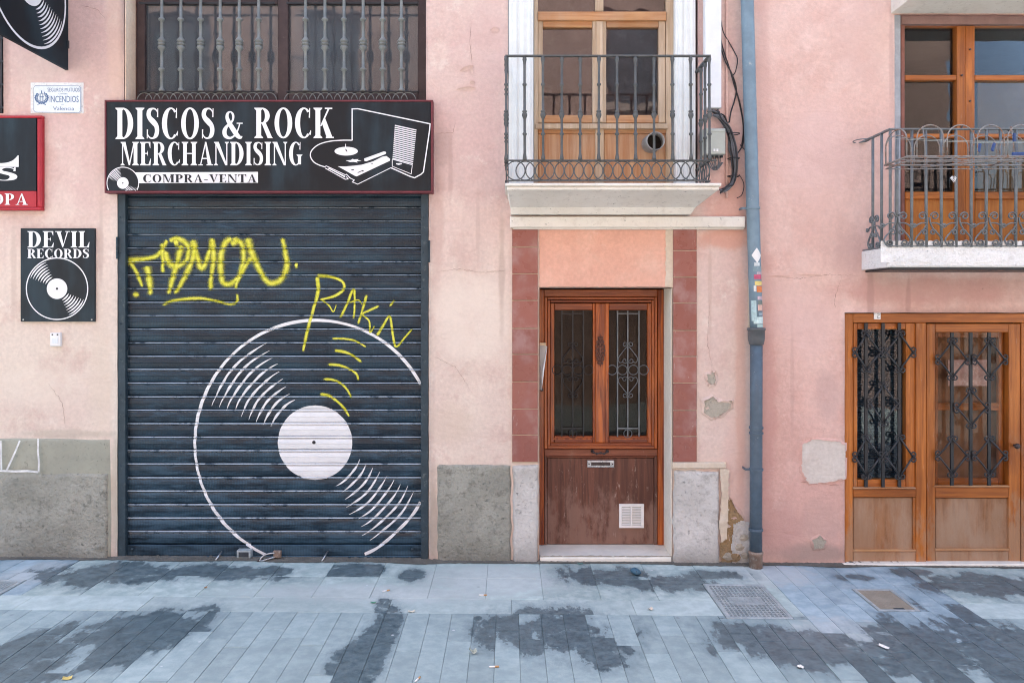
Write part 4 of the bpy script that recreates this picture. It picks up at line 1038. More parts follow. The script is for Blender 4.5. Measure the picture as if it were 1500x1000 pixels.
def grille(bars, top, bot, ds, y):
    for b in bars: MB().bpx(b-2.3, top, b+2.3, bot, y-.006, y+.008, .001).build('bar', m_iron_dark, sf)
    for d in ds:
        mb = MB(); diamond(mb, *d, y-.014); mb.build('scroll', m_iron_scroll, sf, True)
m_iron_scroll = painted('worn_scroll_iron', (.040, .040, .044), .36, (.13, .12, .12), (.56, .7), 16, .4, .6)
# fixed light on the left
def light(off, sash_to):
    o = off
    S('sash', 1250+o, 473, 1256+o, 714, Y+.012, .10, m_shop_z, .003); S('sash', sash_to+o, 473, 1341.5+o, 714, Y+.012, .10, m_shop_z, .003)
    S('sash', 1256.3+o, 473, sash_to-.3+o, 482, Y+.014, .10, m_shop_x, .003); S('sash', 1256.3+o, 702, sash_to-.3+o, 714, Y+.014, .10, m_shop_x, .003)
    S('pane', 1256+o, 481, sash_to+.5+o, 703, Y+.05, Y+.054, m_glass, 0); S('blind', 1254+o, 478, sash_to+2+o, 705, Y+.085, Y+.089, m_navy, 0)
    S('sill', 1249.8+o, 713.8, 1341.8+o, 716, Y-.022, .05, m_pale_x, .002)
    S('rail', 1249.8+o, 716.2, 1341.8+o, 728, Y-.004, .10, m_shop_x)
    S('panel', 1250+o, 728.3, 1341.6+o, 804.5, Y+.022, .10, m_shop_panel, .004)
    S('bead', 1249.8+o, 804.8, 1341.8+o, 807.5, Y-.004, .10, m_pale_x, .002)
    S('rail', 1249.8+o, 807.8, 1341.8+o, 823, Y, .10, m_shop_panel)
    S('bead', 1337.5+o, 728.3, 1341.7+o, 804.6, Y+.004, Y+.03, m_shop_z, .002)
light(0, 1327)
light(262.5, 1327)
ds = []
for yt, ys, yb in ((489, 516, 541), (641, 669, 697)):
    ds += [((1269, yt), (1253, ys), (1289, ys), (1269, yb)), ((1318, yt), (1298, ys), (1337, ys), (1318, yb))]
ds += [((1294, 564), (1275, 591), (1313, 591), (1294, 620))]
grille((1269, 1294, 1318), 473, 714, ds, Y-.006)
# door leaf
S('stile', 1357.3, 474, 1370, 823, Y+.004, .10, m_shop_z); S('stile', 1478, 474, 1495, 823, Y+.004, .10, m_shop_z); S('rail', 1370.3, 474, 1477.7, 486.5, Y+.006, .10, m_shop_x)
S('rail', 1370.3, 713.5, 1477.7, 729, Y+.006, .10, m_shop_x); S('panel', 1370.3, 729.3, 1477.7, 803, Y+.024, .10, m_shop_panel, .004); S('rail', 1370.3, 806.5, 1477.7, 823, Y+.006, .10, m_shop_panel)
S('bead', 1370, 803.3, 1478, 806.2, Y-.002, .06, m_pale_x, .002); S('sill', 1369, 711.3, 1479, 713.2, Y-.012, .05, m_pale_x, .002)
YS = .11
S('pane', 1370, 486, 1478, 712, Y+.05, Y+.054, m_glass_door, 0)
S('inner_sash', 1370, 486, 1374, 712, YS, YS+.03, m_shop_z, .002); S('inner_sash', 1463, 486, 1471, 712, YS, YS+.03, m_shop_z, .002)
S('inner_rail', 1374.2, 486, 1462.8, 494, YS, YS+.03, m_shop_x, .002); S('inner_rail', 1374.2, 590, 1462.8, 601, YS, YS+.03, m_shop_x, .002); S('inner_rail', 1374.2, 700, 1462.8, 712, YS, YS+.03, m_shop_x, .002)
dd = []
for yt, ys, yb in ((499.5, 526.5, 552), (643, 667, 694)):
    dd += [((1395, yt), (1374.5, ys), (1416, ys), (1395, yb)), ((1449.5, yt), (1428.5, ys), (1471.5, ys), (1449.5, yb))]
dd += [((1422.5, 572.5), (1402, 597), (1444.5, 597), (1422.5, 622.5))]
grille((1395, 1422.6, 1449.6), 487, 711, dd, Y-.006)
kn = MB(); kx, kz2 = PX(1489.5, Y-.03), PZ(653, Y-.03)
vs = [(r, d) for r, d in ((.010, 0), (.010, .02), (.018, .028), (.023, .040), (.018, .052), (.006, .057))]
n = 14; pv = []
for r, d in vs: pv += [(kx+r*math.cos(2*PI*k/n), Y+.004-d, kz2+r*math.sin(2*PI*k/n)) for k in range(n)]
kn.add(pv, [(i*n+k, i*n+(k+1) % n, (i+1)*n+(k+1) % n, (i+1)*n+k) for i in range(len(vs)-1) for k in range(n)]+[tuple((len(vs)-1)*n+k for k in range(n))])
kn.build('knob', m_dark_metal, sf, True)
room(SF[0], SF[1], -.05, SF[3], .16, 1.6, m_room, sf)
MB().bpx(1362, 480, 1490, 715, .20, .21, 0).build('curtain', painted('brown_blind', (.25, .13, .075), .85, scale=3, spec=.1), sf)
th = MB(); th.box(PX(1233), PX(1755), -.035, .12, PZ(823.5), -.12, .004); th.build('threshold', m_marble, house2, bevel=.003)
# balcony door of the right house
b2 = empty('balcony_door', house2); Y = .06
def T(name, a, b, c, d, yf, yb, m, ch=.004): return MB().bpx(a, b, c, d, yf, yb, ch).build(name, m, b2)
T('jamb', 1309, 22, 1319.5, 400, .0, .13, painted('grey_jamb', (.34, .36, .39), .5, scale=6)); T('jamb', 1319.8, 36, 1325.5, 400, .03, .13, painted('red_brown_jamb', (.25, .10, .075), .5, scale=6))
T('head', 1319.8, 22.5, 1760, 35.5, .02, .13, painted('brown_head', (.27, .16, .14), .5, scale=6))
T('stile', 1402, 38, 1414.5, 400, Y-.008, .12, m_shop_z); T('stile', 1414.8, 38, 1428, 400, Y-.014, .12, m_shop_z)
T('stile', 1600, 38, 1612, 400, Y-.008, .12, m_shop_z)
for (a, b) in ((1325.8, 1401.7), (1428.3, 1599.7)):
    T('rail', a, 36, b, 39, Y+.004, .12, m_shop_x); T('rail', a, 110, b, 117.5, Y, .12, m_shop_x); T('rail', a, 196, b, 202, Y+.002, .12, m_shop_x); T('rail', a, 281, b, 291.5, Y, .12, m_shop_x)
    T('panel', a, 291.8, b, 400, Y+.02, .12, wood('orange_panel', (.42, .130, .016), (.58, .22, .034), 'z', .5, dark=(.3, .12, .04)), .004)
    T('pane', a-1, 38, b+1, 282, Y+.042, Y+.046, m_glass, 0)
bl = MB()
for k in range(5): bl.tube([(PX(1409 if k % 2 else 1421, Y-.016), Y-.010, PZ(70+k*38)), (PX(1409 if k % 2 else 1421, Y-.016), Y-.022, PZ(70+k*38))], .008, 8)
bl.build('bolt', m_dark_metal, b2)
room(B2[0], B2[1], B2[2], B2[3], .15, 1.5, m_room, b2)
MB().bpx(1432, 120, 1700, 390, .55, .56, 0).build('curtain', painted('amber_curtain', (.26, .15, .07), .85, scale=3, spec=.1), b2)
# balcony of the right house
bc = empty('balcony', house2); YF2 = -.43
z0b, z1b = 2.292, 2.452; xb = PX(1262); xe = 5.6
sl = MB(); nxs = 90
for fz_, mat_ in ((0, 0),):
    pass
sl.box(xb, xe, YF2, .02, z0b+.012, z1b, .012); sl.build('slab', m_limestone_w, bc, bevel=.006)
us = MB(); us.box(xb+.03, xe, YF2+.03, .02, z0b-.006, z0b+.0115, .002); us.build('slab_edge_strip', m_iron_dark, bc)
# lumpy render left on the slab's front edge
lump = MB(); zc_ = z1b-.03
lump = grid_patch([(1290, 352), (1640, 352), (1640, 384), (1290, 384)], .012, lambda x, z: 0, 0)
KB = (YF2-CY)/F
lv = []
for (x, y, z) in lump.v:
    X_ = x*KB*185; Z_ = CZ+(z-CZ)*KB*185
    h = nz(X_*9, 1, Z_*12)*.6+.5*nz(X_*26, 2, Z_*26)
    lv.append((X_, YF2-.002-max(-.004, .012*h), Z_))
lump.v = lv; lump.build('render_lumps', m_limestone_w, bc, True)
zr2 = PZ(190.5, YF2-.0)
xf = PX(1304, YF2)
h2 = MB(); h2.box(xf-.012, xe, YF2-.012, YF2+.012, zr2, zr2+.012, .002); h2.box(xf-.012, xf+.012, YF2+.0125, 0, zr2, zr2+.012, .002); h2.build('handrail', m_iron_b, bc)
lb = MB(); lb.box(xf-.008, xe, YF2-.008, YF2+.008, z1b+.003, z1b+.013, .001); lb.box(xf-.008, xf+.008, YF2+.0085, 0, z1b+.003, z1b+.013, .001); lb.build('rail', m_iron_b, bc)
p0 = MB().tube([(0, 0, 0), (0, 0, zr2-z1b)], .0105, 8).build('baluster', m_iron_b, bc, True, (xf, YF2, z1b))
x = PX(1313.5, YF2)
k = 0
while x < xe:
    o = copy(p0, bc, (x, YF2, z1b)); o.rotation_euler = (random.uniform(-.004, .004), random.uniform(-.006, .006), 0); x += .1095; k += 1
for y in (-.30, -.16): copy(p0, bc, (xf, y, z1b))
def motif():                                       # lyre of scrolls round a baluster, 0.2 m wide
    mb = MB(); r = .0052
    for s in (-1.18, 1.18):
        top = spiral(s*.036, .215, .030, .008, 180 if s > 0 else 0, (-1.35 if s > 0 else 1.35), 0, 22)
        body = smooth_path([(s*.006, 0, .205), (s*.010, 0, .165), (s*.030, 0, .120), (s*.062, 0, .080), (s*.078, 0, .045), (s*.066, 0, .014)], 6)
        low = spiral(s*.046, .026, .027, .007, -28 if s > 0 else 208, (-1.4 if s > 0 else 1.4), 0, 22)
        inn = spiral(s*.026, .100, .022, .006, 0 if s > 0 else 180, (1.3 if s > 0 else -1.3), 0, 18)
        side = spiral(s*.086, .145, .017, .005, 200 if s > 0 else -20, (-1.4 if s > 0 else 1.4), 0, 18)
        lnk = smooth_path([(s*.012, 0, .165), (s*.045, 0, .165), (s*.070, 0, .150)], 5)
        for p in (top, body, low, inn, side, lnk): mb.tube(p, r, 5, flat=1.6)
    mb.v = [(a*1.06, b, c*1.04) for a, b, c in mb.v]
    return mb
mo = motif().build('scroll', m_iron_b, bc, True, (PX(1359, YF2), YF2-.012, z1b+.004))
x = PX(1359, YF2)+.219
while x < xe: copy(mo, bc, (x, YF2-.012, z1b+.004)); x += .219
copy(mo, bc, (PX(1313, YF2)+.00, YF2-.012, z1b+.004))
o = copy(mo, bc, (xf-.010, -.20, z1b+.004)); o.rotation_euler = (0, 0, PI/2)
rh = MB(); rh.tube([(xb-.005+.055*math.cos(2*PI*k/24)-.03, -.07+.07*math.sin(2*PI*k/24), zr2-.002) for k in range(24)], .0042, 5, closed=True)
rh.tube([(xb-.02, -.012, zr2-.002), (xf-.012, -.06, zr2)], .004, 5); rh.build('pot_ring', m_iron_b, bc, True)
# slab of the next balcony at the top right corner
ub = empty('balcony', house2)
su = MB(); zu = PZ(20.5); su.box(PX(1305), 5.6, -.43, .02, zu, zu+.13, .01); su.build('slab', m_limestone, ub, bevel=.006)

# ------------------------------------------------------------------ the house across the street (seen in the panes)
opp = empty('facing_house'); tag(opp, 'brown plastered house across the street, reflected in the window panes', 'house')
m_opp = painted('plaster_brown', (.32, .225, .195), .9, (.26, .18, .155), (.5, .7), .6, spec=.1, bump=0)
oh = [(-6.2+i*3.1, -6.2+i*3.1+1.15, z, z+2.0, -9.65) for i in range(5) for z in (3.1, 6.1)]
YO = -9.4; m_opp_slab = painted('dull_slab', (.26, .22, .20), .9, scale=2, spec=.1)
mb = MB()
ow = wall_sheet(-9, 9, -.3, 9.2, [(h[0], h[1], h[2], h[3], -YO*0+.22) for h in oh], 0, 5, .5, .004, 5)
ow.v = [(-v[0], YO-v[1], v[2]) for v in ow.v]; ow.build('wall', m_opp, opp)
for h in oh:
    a, b = -h[1], -h[0]
    MB().box(a, b, YO-.24, YO-.20, h[2], h[3]).build('window', painted('dusk_window', (.045, .065, .085), .3, scale=3), opp)
    MB().box(a-.25, b+.25, YO+.0, YO+.45, h[2]-.18, h[2]-.04).build('balcony_slab', m_opp_slab, opp)
    r_ = MB(); r_.box(a-.22, b+.22, YO+.40, YO+.43, h[2]+.90, h[2]+.94)
    for i in range(14): xx = a-.21+(b-a+.42)*i/13; r_.box(xx-.008, xx+.008, YO+.405, YO+.425, h[2]-.04, h[2]+.90)
    r_.build('balcony_rail', m_iron_dark, opp)
MB().box(-9, 9, YO+.0, YO+.35, 8.95, 9.2).build('cornice', m_limestone, opp)

# ------------------------------------------------------------------ lettering: upright serif capitals drawn as outlines
def g_stem(x, w, b=.045, o=.075, y0=0, y1=1, top=True, bot=True):
    q = [[(x, y0), (x+w, y0), (x+w, y1), (x, y1)]]
    if bot: q.append([(x-o, y0), (x+w+o, y0), (x+w+o, y0+b*.6), (x+w, y0+b*2), (x, y0+b*2), (x-o, y0+b*.6)])
    if top: q.append([(x-o, y1-b*.6), (x, y1-b*2), (x+w, y1-b*2), (x+w+o, y1-b*.6), (x+w+o, y1), (x-o, y1)])
    return q
def g_bowl(cx, cy, ro, so, ri, si, a0, a1, ix=0, n=16):
    q = []
    for i in range(n):
        a, b = (math.radians(a0+(a1-a0)*k/n) for k in (i, i+1))
        q.append([(cx+ro*math.cos(a), cy+so*math.sin(a)), (cx+ro*math.cos(b), cy+so*math.sin(b)), (cx+ix+ri*math.cos(b), cy+si*math.sin(b)), (cx+ix+ri*math.cos(a), cy+si*math.sin(a))])
    return q
def g_stroke(pts, ws, n=5):
    p = smooth_path([(*a, w) for a, w in zip(pts, ws)], n); q = []; e = []
    for i in range(len(p)):
        a, b = Vector(p[max(i-1, 0)][:2]), Vector(p[min(i+1, len(p)-1)][:2]); t = (b-a).normalized(); nn = Vector((-t.y, t.x))*p[i][2]/2; c = Vector(p[i][:2]); e.append((tuple(c+nn), tuple(c-nn)))
    for (a, b), (c, d) in zip(e, e[1:]): q.append([a, b, d, c])
    return q
R4 = lambda x0, y0, x1, y1: [[(x0, y0), (x1, y0), (x1, y1), (x0, y1)]]
def glyph(c):
    T = .19
    if c == 'I': return .36, g_stem(.085, T)
    if c == 'D': return .74, g_stem(.085, T)+R4(.2, 0, .30, .045)+R4(.2, .955, .30, 1)+g_bowl(.29, .5, .41, .5, .20, .455, -90, 90)
    if c == 'S': return .56, g_stroke([(.475, .72), (.455, .86), (.37, .955), (.26, .968), (.15, .90), (.115, .78), (.17, .66), (.29, .555), (.41, .43), (.445, .27), (.40, .12), (.29, .034), (.17, .045), (.085, .14), (.055, .29)], [.02, .035, .05, .06, .15, .165, .17, .19, .17, .165, .15, .06, .05, .035, .02])+[[(.44, .70), (.49, .70), (.49, .98), (.46, .98)], [(.045, .02), (.075, .02), (.095, .31), (.045, .31)]]
    if c == 'C': return .70, g_bowl(.37, .5, .34, .51, .165, .46, 48, 312, .025)+[[(.565, .68), (.615, .66), (.62, .99), (.59, .99)]]+g_stroke([(.60, .12), (.63, .19), (.645, .26)], [.09, .05, .02])
    if c == 'G': return .74, g_bowl(.37, .5, .34, .51, .165, .46, 48, 300, .025)+[[(.565, .68), (.615, .66), (.62, .99), (.59, .99)]]+g_stem(.49, .16, .04, .07, .04, .46, True, False)
    if c == 'O': return .76, g_bowl(.38, .5, .345, .51, .165, .455, 0, 360, 0, 28)
    if c == 'R': return .72, g_stem(.085, T)+R4(.2, .955, .32, 1)+R4(.2, .475, .32, .52)+g_bowl(.31, .737, .30, .263, .115, .218, -90, 90)+[[(.30, .485), (.455, .505), (.70, .03), (.74, 0), (.53, 0)]]
    if c == 'P': return .64, g_stem(.085, T)+R4(.2, .955, .32, 1)+R4(.2, .43, .32, .475)+g_bowl(.31, .715, .29, .285, .105, .24, -90, 90)
    if c == 'K': return .74, g_stem(.085, T)+[[(.27, .40), (.33, .40), (.63, .96), (.56, .96)], [(.33, .52), (.46, .66), (.76, 0), (.53, 0)]]+[[(.45, .955), (.74, .955), (.74, 1), (.45, 1)], [(.49, 0), (.80, 0), (.80, .045), (.49, .045)]]
    if c == 'M': return .96, g_stem(.09, .055)+g_stem(.69, T)+[[(.09, 1), (.27, 1), (.52, .04), (.44, .0)], [(.44, 0), (.50, .02), (.75, 1), (.69, 1)]]
    if c == 'N': return .80, g_stem(.09, .055, bot=True, top=True)+g_stem(.65, .055, bot=False)+[[(.05, 1), (.26, 1), (.705, 0), (.60, 0)]]
    if c == 'E': return .62, g_stem(.085, T)+R4(.2, .955, .54, 1)+R4(.2, 0, .56, .045)+R4(.2, .485, .42, .53)+[[(.46, .955), (.54, .73), (.555, .73), (.555, 1)], [(.46, .045), (.56, .045), (.585, .29), (.565, .29)], [(.38, .485), (.425, .38), (.425, .64), (.38, .53)]]
    if c == 'L': return .60, g_stem(.085, T)+R4(.2, 0, .55, .045)+[[(.44, .045), (.55, .045), (.575, .33), (.555, .33)]]
    if c == 'H': return .82, g_stem(.085, T)+g_stem(.545, T)+R4(.25, .48, .56, .53)
    if c == 'A': return .76, [[(.09, 0), (.145, 0), (.40, .95), (.36, 1)], [(.34, 1), (.42, 1), (.70, 0), (.50, 0)], [(.17, .27), (.56, .27), (.55, .32), (.18, .32)], [(.01, 0), (.24, 0), (.24, .045), (.01, .045)], [(.43, 0), (.77, 0), (.77, .045), (.43, .045)]]
    if c == 'V': return .74, [[(.06, 1), (.26, 1), (.44, .12), (.37, 0)], [(.37, 0), (.41, .05), (.66, 1), (.60, 1)], [(-.01, .955), (.33, .955), (.33, 1), (-.01, 1)], [(.51, .955), (.75, .955), (.75, 1), (.51, 1)]]
    if c == 'T': return .68, g_stem(.245, T, top=False)+R4(.04, .955, .64, 1)+[[(.03, .71), (.05, .71), (.14, .96), (.03, 1)], [(.54, .96), (.63, .71), (.65, .71), (.65, 1)]]
    if c == '&': return .80, g_stroke([(.70, .55), (.66, .40), (.57, .20), (.44, .07), (.29, .02), (.13, .10), (.09, .26), (.17, .42), (.32, .54), (.43, .68), (.43, .86), (.33, .96), (.22, .90), (.20, .74), (.30, .54), (.46, .30), (.62, .10), (.74, .04), (.80, .09)], [.05, .05, .06, .07, .09, .15, .17, .12, .08, .08, .09, .05, .10, .14, .17, .19, .17, .10, .03])+R4(.58, .53, .82, .57)
    if c == '-': return .38, R4(.05, .29, .33, .37)
    return .34, []
def lettering(text, x0, x1, z0, z1, y, mat, parent, name='lettering', track=.04):
    total = 0; items = []
    for c in text: w, q = glyph(c); items.append((total, q)); total += w+track
    total -= track; k = (x1-x0)/total; h = z1-z0; mb = MB(); lay_ = 0
    for ox, q in items:
        for poly in q:
            lay_ = (lay_+1) % 24; yy = y-.00006*lay_
            mb.add([(x0+(ox+a)*k, yy, z0+b*h) for a, b in poly], [tuple(range(len(poly)))])
    return mb.build(name, mat, parent)
def flat_record(mb, cx, cz, R, rl, arcs, y, ring=.05, a_ul=(117, 161), a_lr=(-64, -20), zs=1.0):
    def rib(r, a0, a1, w, n=40, taper=True):
        vs = []
        for i in range(n+1):
            u = i/n; a = math.radians(a0+(a1-a0)*u); ww = w*((min(1, .15+3*min(u, 1-u))) if taper else 1)/2
            for q in (r-ww, r+ww): vs.append((cx+q*math.cos(a), y, cz+q*math.sin(a)*zs))
        mb.add(vs, [(2*i, 2*i+1, 2*i+3, 2*i+2) for i in range(n)])
    rib(R-ring*R/2, 0, 360, ring*R, 56, False)
    for i in range(arcs):
        r = rl+(R*(1-ring)-rl)*(i+.8)/(arcs+.4); w = (R-rl)/arcs*.46
        rib(r, *a_ul, w, 14); rib(r, *a_lr, w, 14)
    n = 36; mb.add([(cx, y, cz)]+[(cx+rl*math.cos(2*PI*k/n), y, cz+rl*zs*math.sin(2*PI*k/n)) for k in range(n)], [(0, 1+k, 1+(k+1) % n) for k in range(n)])
def line2(mb, pts, w, y, closed=False):              # flat painted line through x,z points
    P = [Vector(p) for p in pts]; n = len(P); e = []
    for i, p in enumerate(P):
        a = P[i-1] if (i or closed) else p; b = P[(i+1) % n] if (i < n-1 or closed) else p
        d1 = (p-a).normalized() if (p-a).length > 1e-9 else (b-p).normalized(); d2 = (b-p).normalized() if (b-p).length > 1e-9 else d1
        t = (d1+d2); t = t.normalized() if t.length > 1e-6 else d1; q = Vector((-t.y, t.x)); c = max(.45, abs(q.dot(Vector((-d1.y, d1.x)))))
        e.append((p+q*w/2/c, p-q*w/2/c))
    vs = []
    for a, b in e: vs += [(a.x, y, a.y), (b.x, y, b.y)]
    m = n if closed else n-1
    mb.add(vs, [(2*i, 2*i+1, 2*((i+1) % n)+1, 2*((i+1) % n)) for i in range(m)])
def poly2(mb, pts, y): mb.add([(a, y, b) for a, b in pts], [tuple(range(len(pts)))])

# the long shop sign
y = -.075; ss = empty('shop_sign', None, (PX(394), y, PZ(215, y)))
def child_at(o, parent): o.matrix_parent_inverse = parent.matrix_world.inverted(); return o
ss.location = (0, 0, 0)
tag(ss, 'long black shop sign with white lettering and a drawn record player above the roller shutter', 'sign')
zx = lambda v: PX(140+v/2.941, y); zz = lambda v: PZ(v/2.941, y)
MB().bpx(155.5, 149, 631, 279.5, y, .0, .002).build('panel', m_black, ss)
e = MB()
e.bpx(153, 146.5, 634, 149, y-.006, 0, .001); e.bpx(153, 279.6, 634, 282.5, y-.006, 0, .001); e.bpx(153, 149.1, 155.4, 279.5, y-.006, 0, .001); e.bpx(631.1, 149.1, 634, 279.5, y-.006, 0, .001)
e.build('edge_trim', m_maroon, ss)
yl = y-.0015
lettering('DISCOS', zx(85), zx(516), zz(600), zz(465), yl, m_print_w, ss); lettering('&', zx(546), zx(632), zz(598), zz(478), yl, m_print_w, ss); lettering('ROCK', zx(683), zx(1020), zz(596), zz(465), yl, m_print_w, ss)
lettering('MERCHANDISING', zx(107), zx(893), zz(713), zz(612), yl, m_print_w, ss)
bnd = MB(); poly2(bnd, [(zx(168), zz(790)), (zx(700), zz(788)), (zx(700), zz(741)), (zx(162), zz(743))], yl); bnd.build('white_band', m_print_w, ss)
lettering('COMPRA-VENTA', zx(204), zx(695), zz(787), zz(752), yl-.0012, m_print_b, ss)
em = MB(); kq = (zx(1)-zx(0)); Rm = 70*kq
flat_record(em, zx(118), zz(789), Rm, 25*kq, 7, yl-.0008, .05, (100, 165), (-75, -20))
lim = zz(823)
em.f = [f for f in em.f if min(em.v[i][2] for i in f) > lim]
bd_ = MB(); n = 40; bd_.add([(zx(118)+Rm*math.cos(2*PI*k/n), yl-.0004, max(lim, zz(789)+Rm*math.sin(2*PI*k/n))) for k in range(n)], [tuple(range(n))]); bd_.build('record_disc', m_black, ss)
em.build('record_emblem', m_print_w, ss)
dt = MB(); n = 10; dt.add([(zx(118)+3*kq*math.cos(2*PI*k/n), yl-.0014, zz(789)+3*kq*math.sin(2*PI*k/n)) for k in range(n)], [tuple(range(n))]); dt.build('spindle_dot', m_print_b, ss)
# the record player, drawn in the 7.145x zoom of 440,145
wx = lambda v: PX(440+v/7.145, y); wz = lambda v: PZ(145+v/7.145, y); W2 = lambda L: [(wx(a), wz(b)) for a, b in L]; kk2 = wx(1)-wx(0)
tp = MB()
line2(tp, W2([(542, 436), (542, 106), (600, 104), (1310, 252), (1358, 262), (1352, 330), (1288, 765), (1262, 790), (1195, 826), (1150, 812), (950, 722)]), 12*kk2, yl)
line2(tp, W2(smooth_path([(542, 434), (430, 434), (300, 446), (190, 480), (120, 540), (106, 600), (140, 660), (200, 694), (265, 714)], 6)), 11*kk2, yl-.0002)
line2(tp, W2([(265, 700), (285, 708), (470, 795), (485, 790), (520, 828), (565, 850), (545, 870), (600, 893), (950, 720)]), 8*kk2, yl-.0004)
line2(tp, W2([(262, 726), (470, 842), (500, 838), (480, 810)]), 8*kk2, yl-.0006)
poly2(tp, W2([(285, 728), (330, 750), (470, 825), (470, 808), (300, 722)]), yl-.0008)
poly2(tp, W2([(392, 706), (470, 708), (560, 700), (590, 812), (570, 806)]), yl-.001); poly2(tp, W2([(560, 700), (640, 690), (760, 655), (860, 605), (900, 598), (940, 628), (938, 648), (590, 812)]), yl-.0012)
poly2(tp, W2([(660, 640), (668, 625), (870, 552), (890, 552), (900, 568), (890, 580), (690, 655), (672, 652)]), yl-.0016)
poly2(tp, W2([(475, 645), (530, 640), (545, 628), (565, 634), (610, 630), (600, 640), (640, 648), (590, 655), (600, 668), (560, 660), (520, 662)]), yl-.001)
n = 40; tp.add([(wx(480+122*math.cos(2*PI*k/n)), yl, wz(548+46*math.sin(-2*PI*k/n))) for k in range(n)], [tuple(range(n))])
line2(tp, W2([(474, 472), (474, 510)]), 8*kk2, yl-.0004)
for k in range(18):
    u = (k+.5)/18; a = (990-26*u, 268+365*u); b = (1216-38*u, 318+372*u); line2(tp, W2([a, b]), 11.5*kk2, yl-.0002)
line2(tp, W2([(962, 632), (962, 706), (1160, 786), (1172, 692), (962, 632)]), 6*kk2, yl-.0004)
poly2(tp, W2([(1000, 674), (1060, 672), (1064, 684), (1030, 692), (1006, 686)]), yl-.0004)
tp.build('record_player_drawing', m_print_w, ss)
tk = MB(); poly2(tk, W2([(530, 742), (560, 736), (565, 744), (540, 750)]), yl-.0028); poly2(tk, W2([(595, 772), (650, 748), (665, 752), (660, 762), (640, 760), (610, 774)]), yl-.0028); poly2(tk, W2([(735, 680), (758, 672), (758, 682)]), yl-.0028); poly2(tk, W2([(470, 525), (480, 525), (494, 555), (480, 550)]), yl-.0028); poly2(tk, W2([(640, 632), (668, 625), (672, 652), (655, 655)]), yl-.0018)
tk.build('dark_details', m_print_b, ss)
# small square sign
y = -.022; dv = empty('record_shop_sign'); tag(dv, 'small upright black sign with a white record drawing, left of the shutter', 'sign')
MB().bpx(30, 334.5, 138.5, 471, y, .0, .002).build('panel', m_black, dv)
vx = lambda v: PX(v/1.923, y); vz = lambda v: PZ(310+v/1.923, y)
lettering('DEVIL', vx(77), vx(254), vz(101), vz(55), y-.0015, m_print_w, dv); lettering('RECORDS', vx(77), vx(252), vz(131), vz(105), y-.0015, m_print_w, dv)
rm = MB(); kv = vx(1)-vx(0); flat_record(rm, vx(161), vz(217), 88*kv, 29*kv, 7, y-.0015, .035, (112, 158), (-66, -22)); rm.build('record_drawing', m_print_w, dv)
dt = MB(); n = 10; dt.add([(vx(161)+3.4*kv*math.cos(2*PI*k/n), y-.0022, vz(217)+3.4*kv*math.sin(2*PI*k/n)) for k in range(n)], [tuple(range(n))]); dt.build('spindle_dot', m_print_b, dv)
sw = MB()
for a in (66, 259): sw.tube([(vx(a), y-.004, vz(304)), (vx(a), y, vz(304))], .006, 8)
sw.build('screw', m_chrome, dv)
# projecting sign, edge on the wall
pj = empty('projecting_sign'); tag(pj, 'black projecting sign with a white record, jutting from the wall at the upper left corner', 'sign')
xp = PX(98); zb_ = PZ(103)
MB().box(xp-.012, xp+.012, -1.02, -.002, zb_, zb_+.98, .003).build('panel', m_black_matt, pj)
for sgn in (1, -1):
    rm = MB(); flat_record(rm, 0, 0, .465, .165, 10, 0, .04, (112, 158), (-66, -18))
    rm.v = [(xp+sgn*.0135, -.50+a*1.0, zb_+.488+b) for a, _, b in rm.v]; rm.build('record_drawing', m_print_w, pj)
bk = MB()
for z in (zb_+.2, zb_+.8): bk.box(xp-.02, xp+.02, -.02, .01, z-.03, z+.03, .002)
bk.build('wall_bracket', m_iron_dark, pj)
# red framed sign at the left edge
y = -.045; rs = empty('red_sign'); tag(rs, 'red framed black box sign with white letters, cut by the left edge of the picture', 'sign')
MB().bpx(-190, 173, 53, 279.5, y+.006, .0, .002).build('panel', m_black, rs)
MB().bpx(-190, 279.8, 53, 303.5, y+.004, .0, .002).build('red_band', m_red, rs)
e = MB(); e.bpx(-194, 169, 60.5, 172.8, y, 0, .006); e.bpx(-194, 303.8, 60.5, 308, y, 0, .006); e.bpx(53.2, 172.9, 60.5, 303.7, y, 0, .012); e.bpx(-194, 172.9, -190.2, 303.7, y, 0, .004); e.build('frame', m_red, rs, bevel=.004)
rx = lambda v: PX(v/5.55, y); rz = lambda v: PZ(140+v/5.55, y)
lm = MB()
for pts, ws in (([(-230, 563), (-60, 563), (40, 560), (100, 545), (130, 520), (146, 486)], [22, 26, 26, 30, 26, 4]),):
    for k, q in enumerate(g_stroke([(rx(a), rz(b)) for a, b in pts], [w*(rx(1)-rx(0)) for w in ws], 6)): lm.add([(a, y+.004-.00006*k, b) for a, b in q], [(0, 1, 2, 3)])
poly2(lm, [(rx(-30), rz(580)), (rx(150), rz(580)), (rx(150), rz(486)), (rx(146), rz(486)), (rx(120), rz(545)), (rx(60), rz(566))], y+.0028)
lm.build('lettering', m_print_w, rs)
lettering('S', rx(-60), rx(152), rz(692), rz(582), y+.0035, m_print_w, rs)
lettering('ROPA', rx(-168), rx(225), rz(888), rz(797), y+.001, m_print_w, rs)
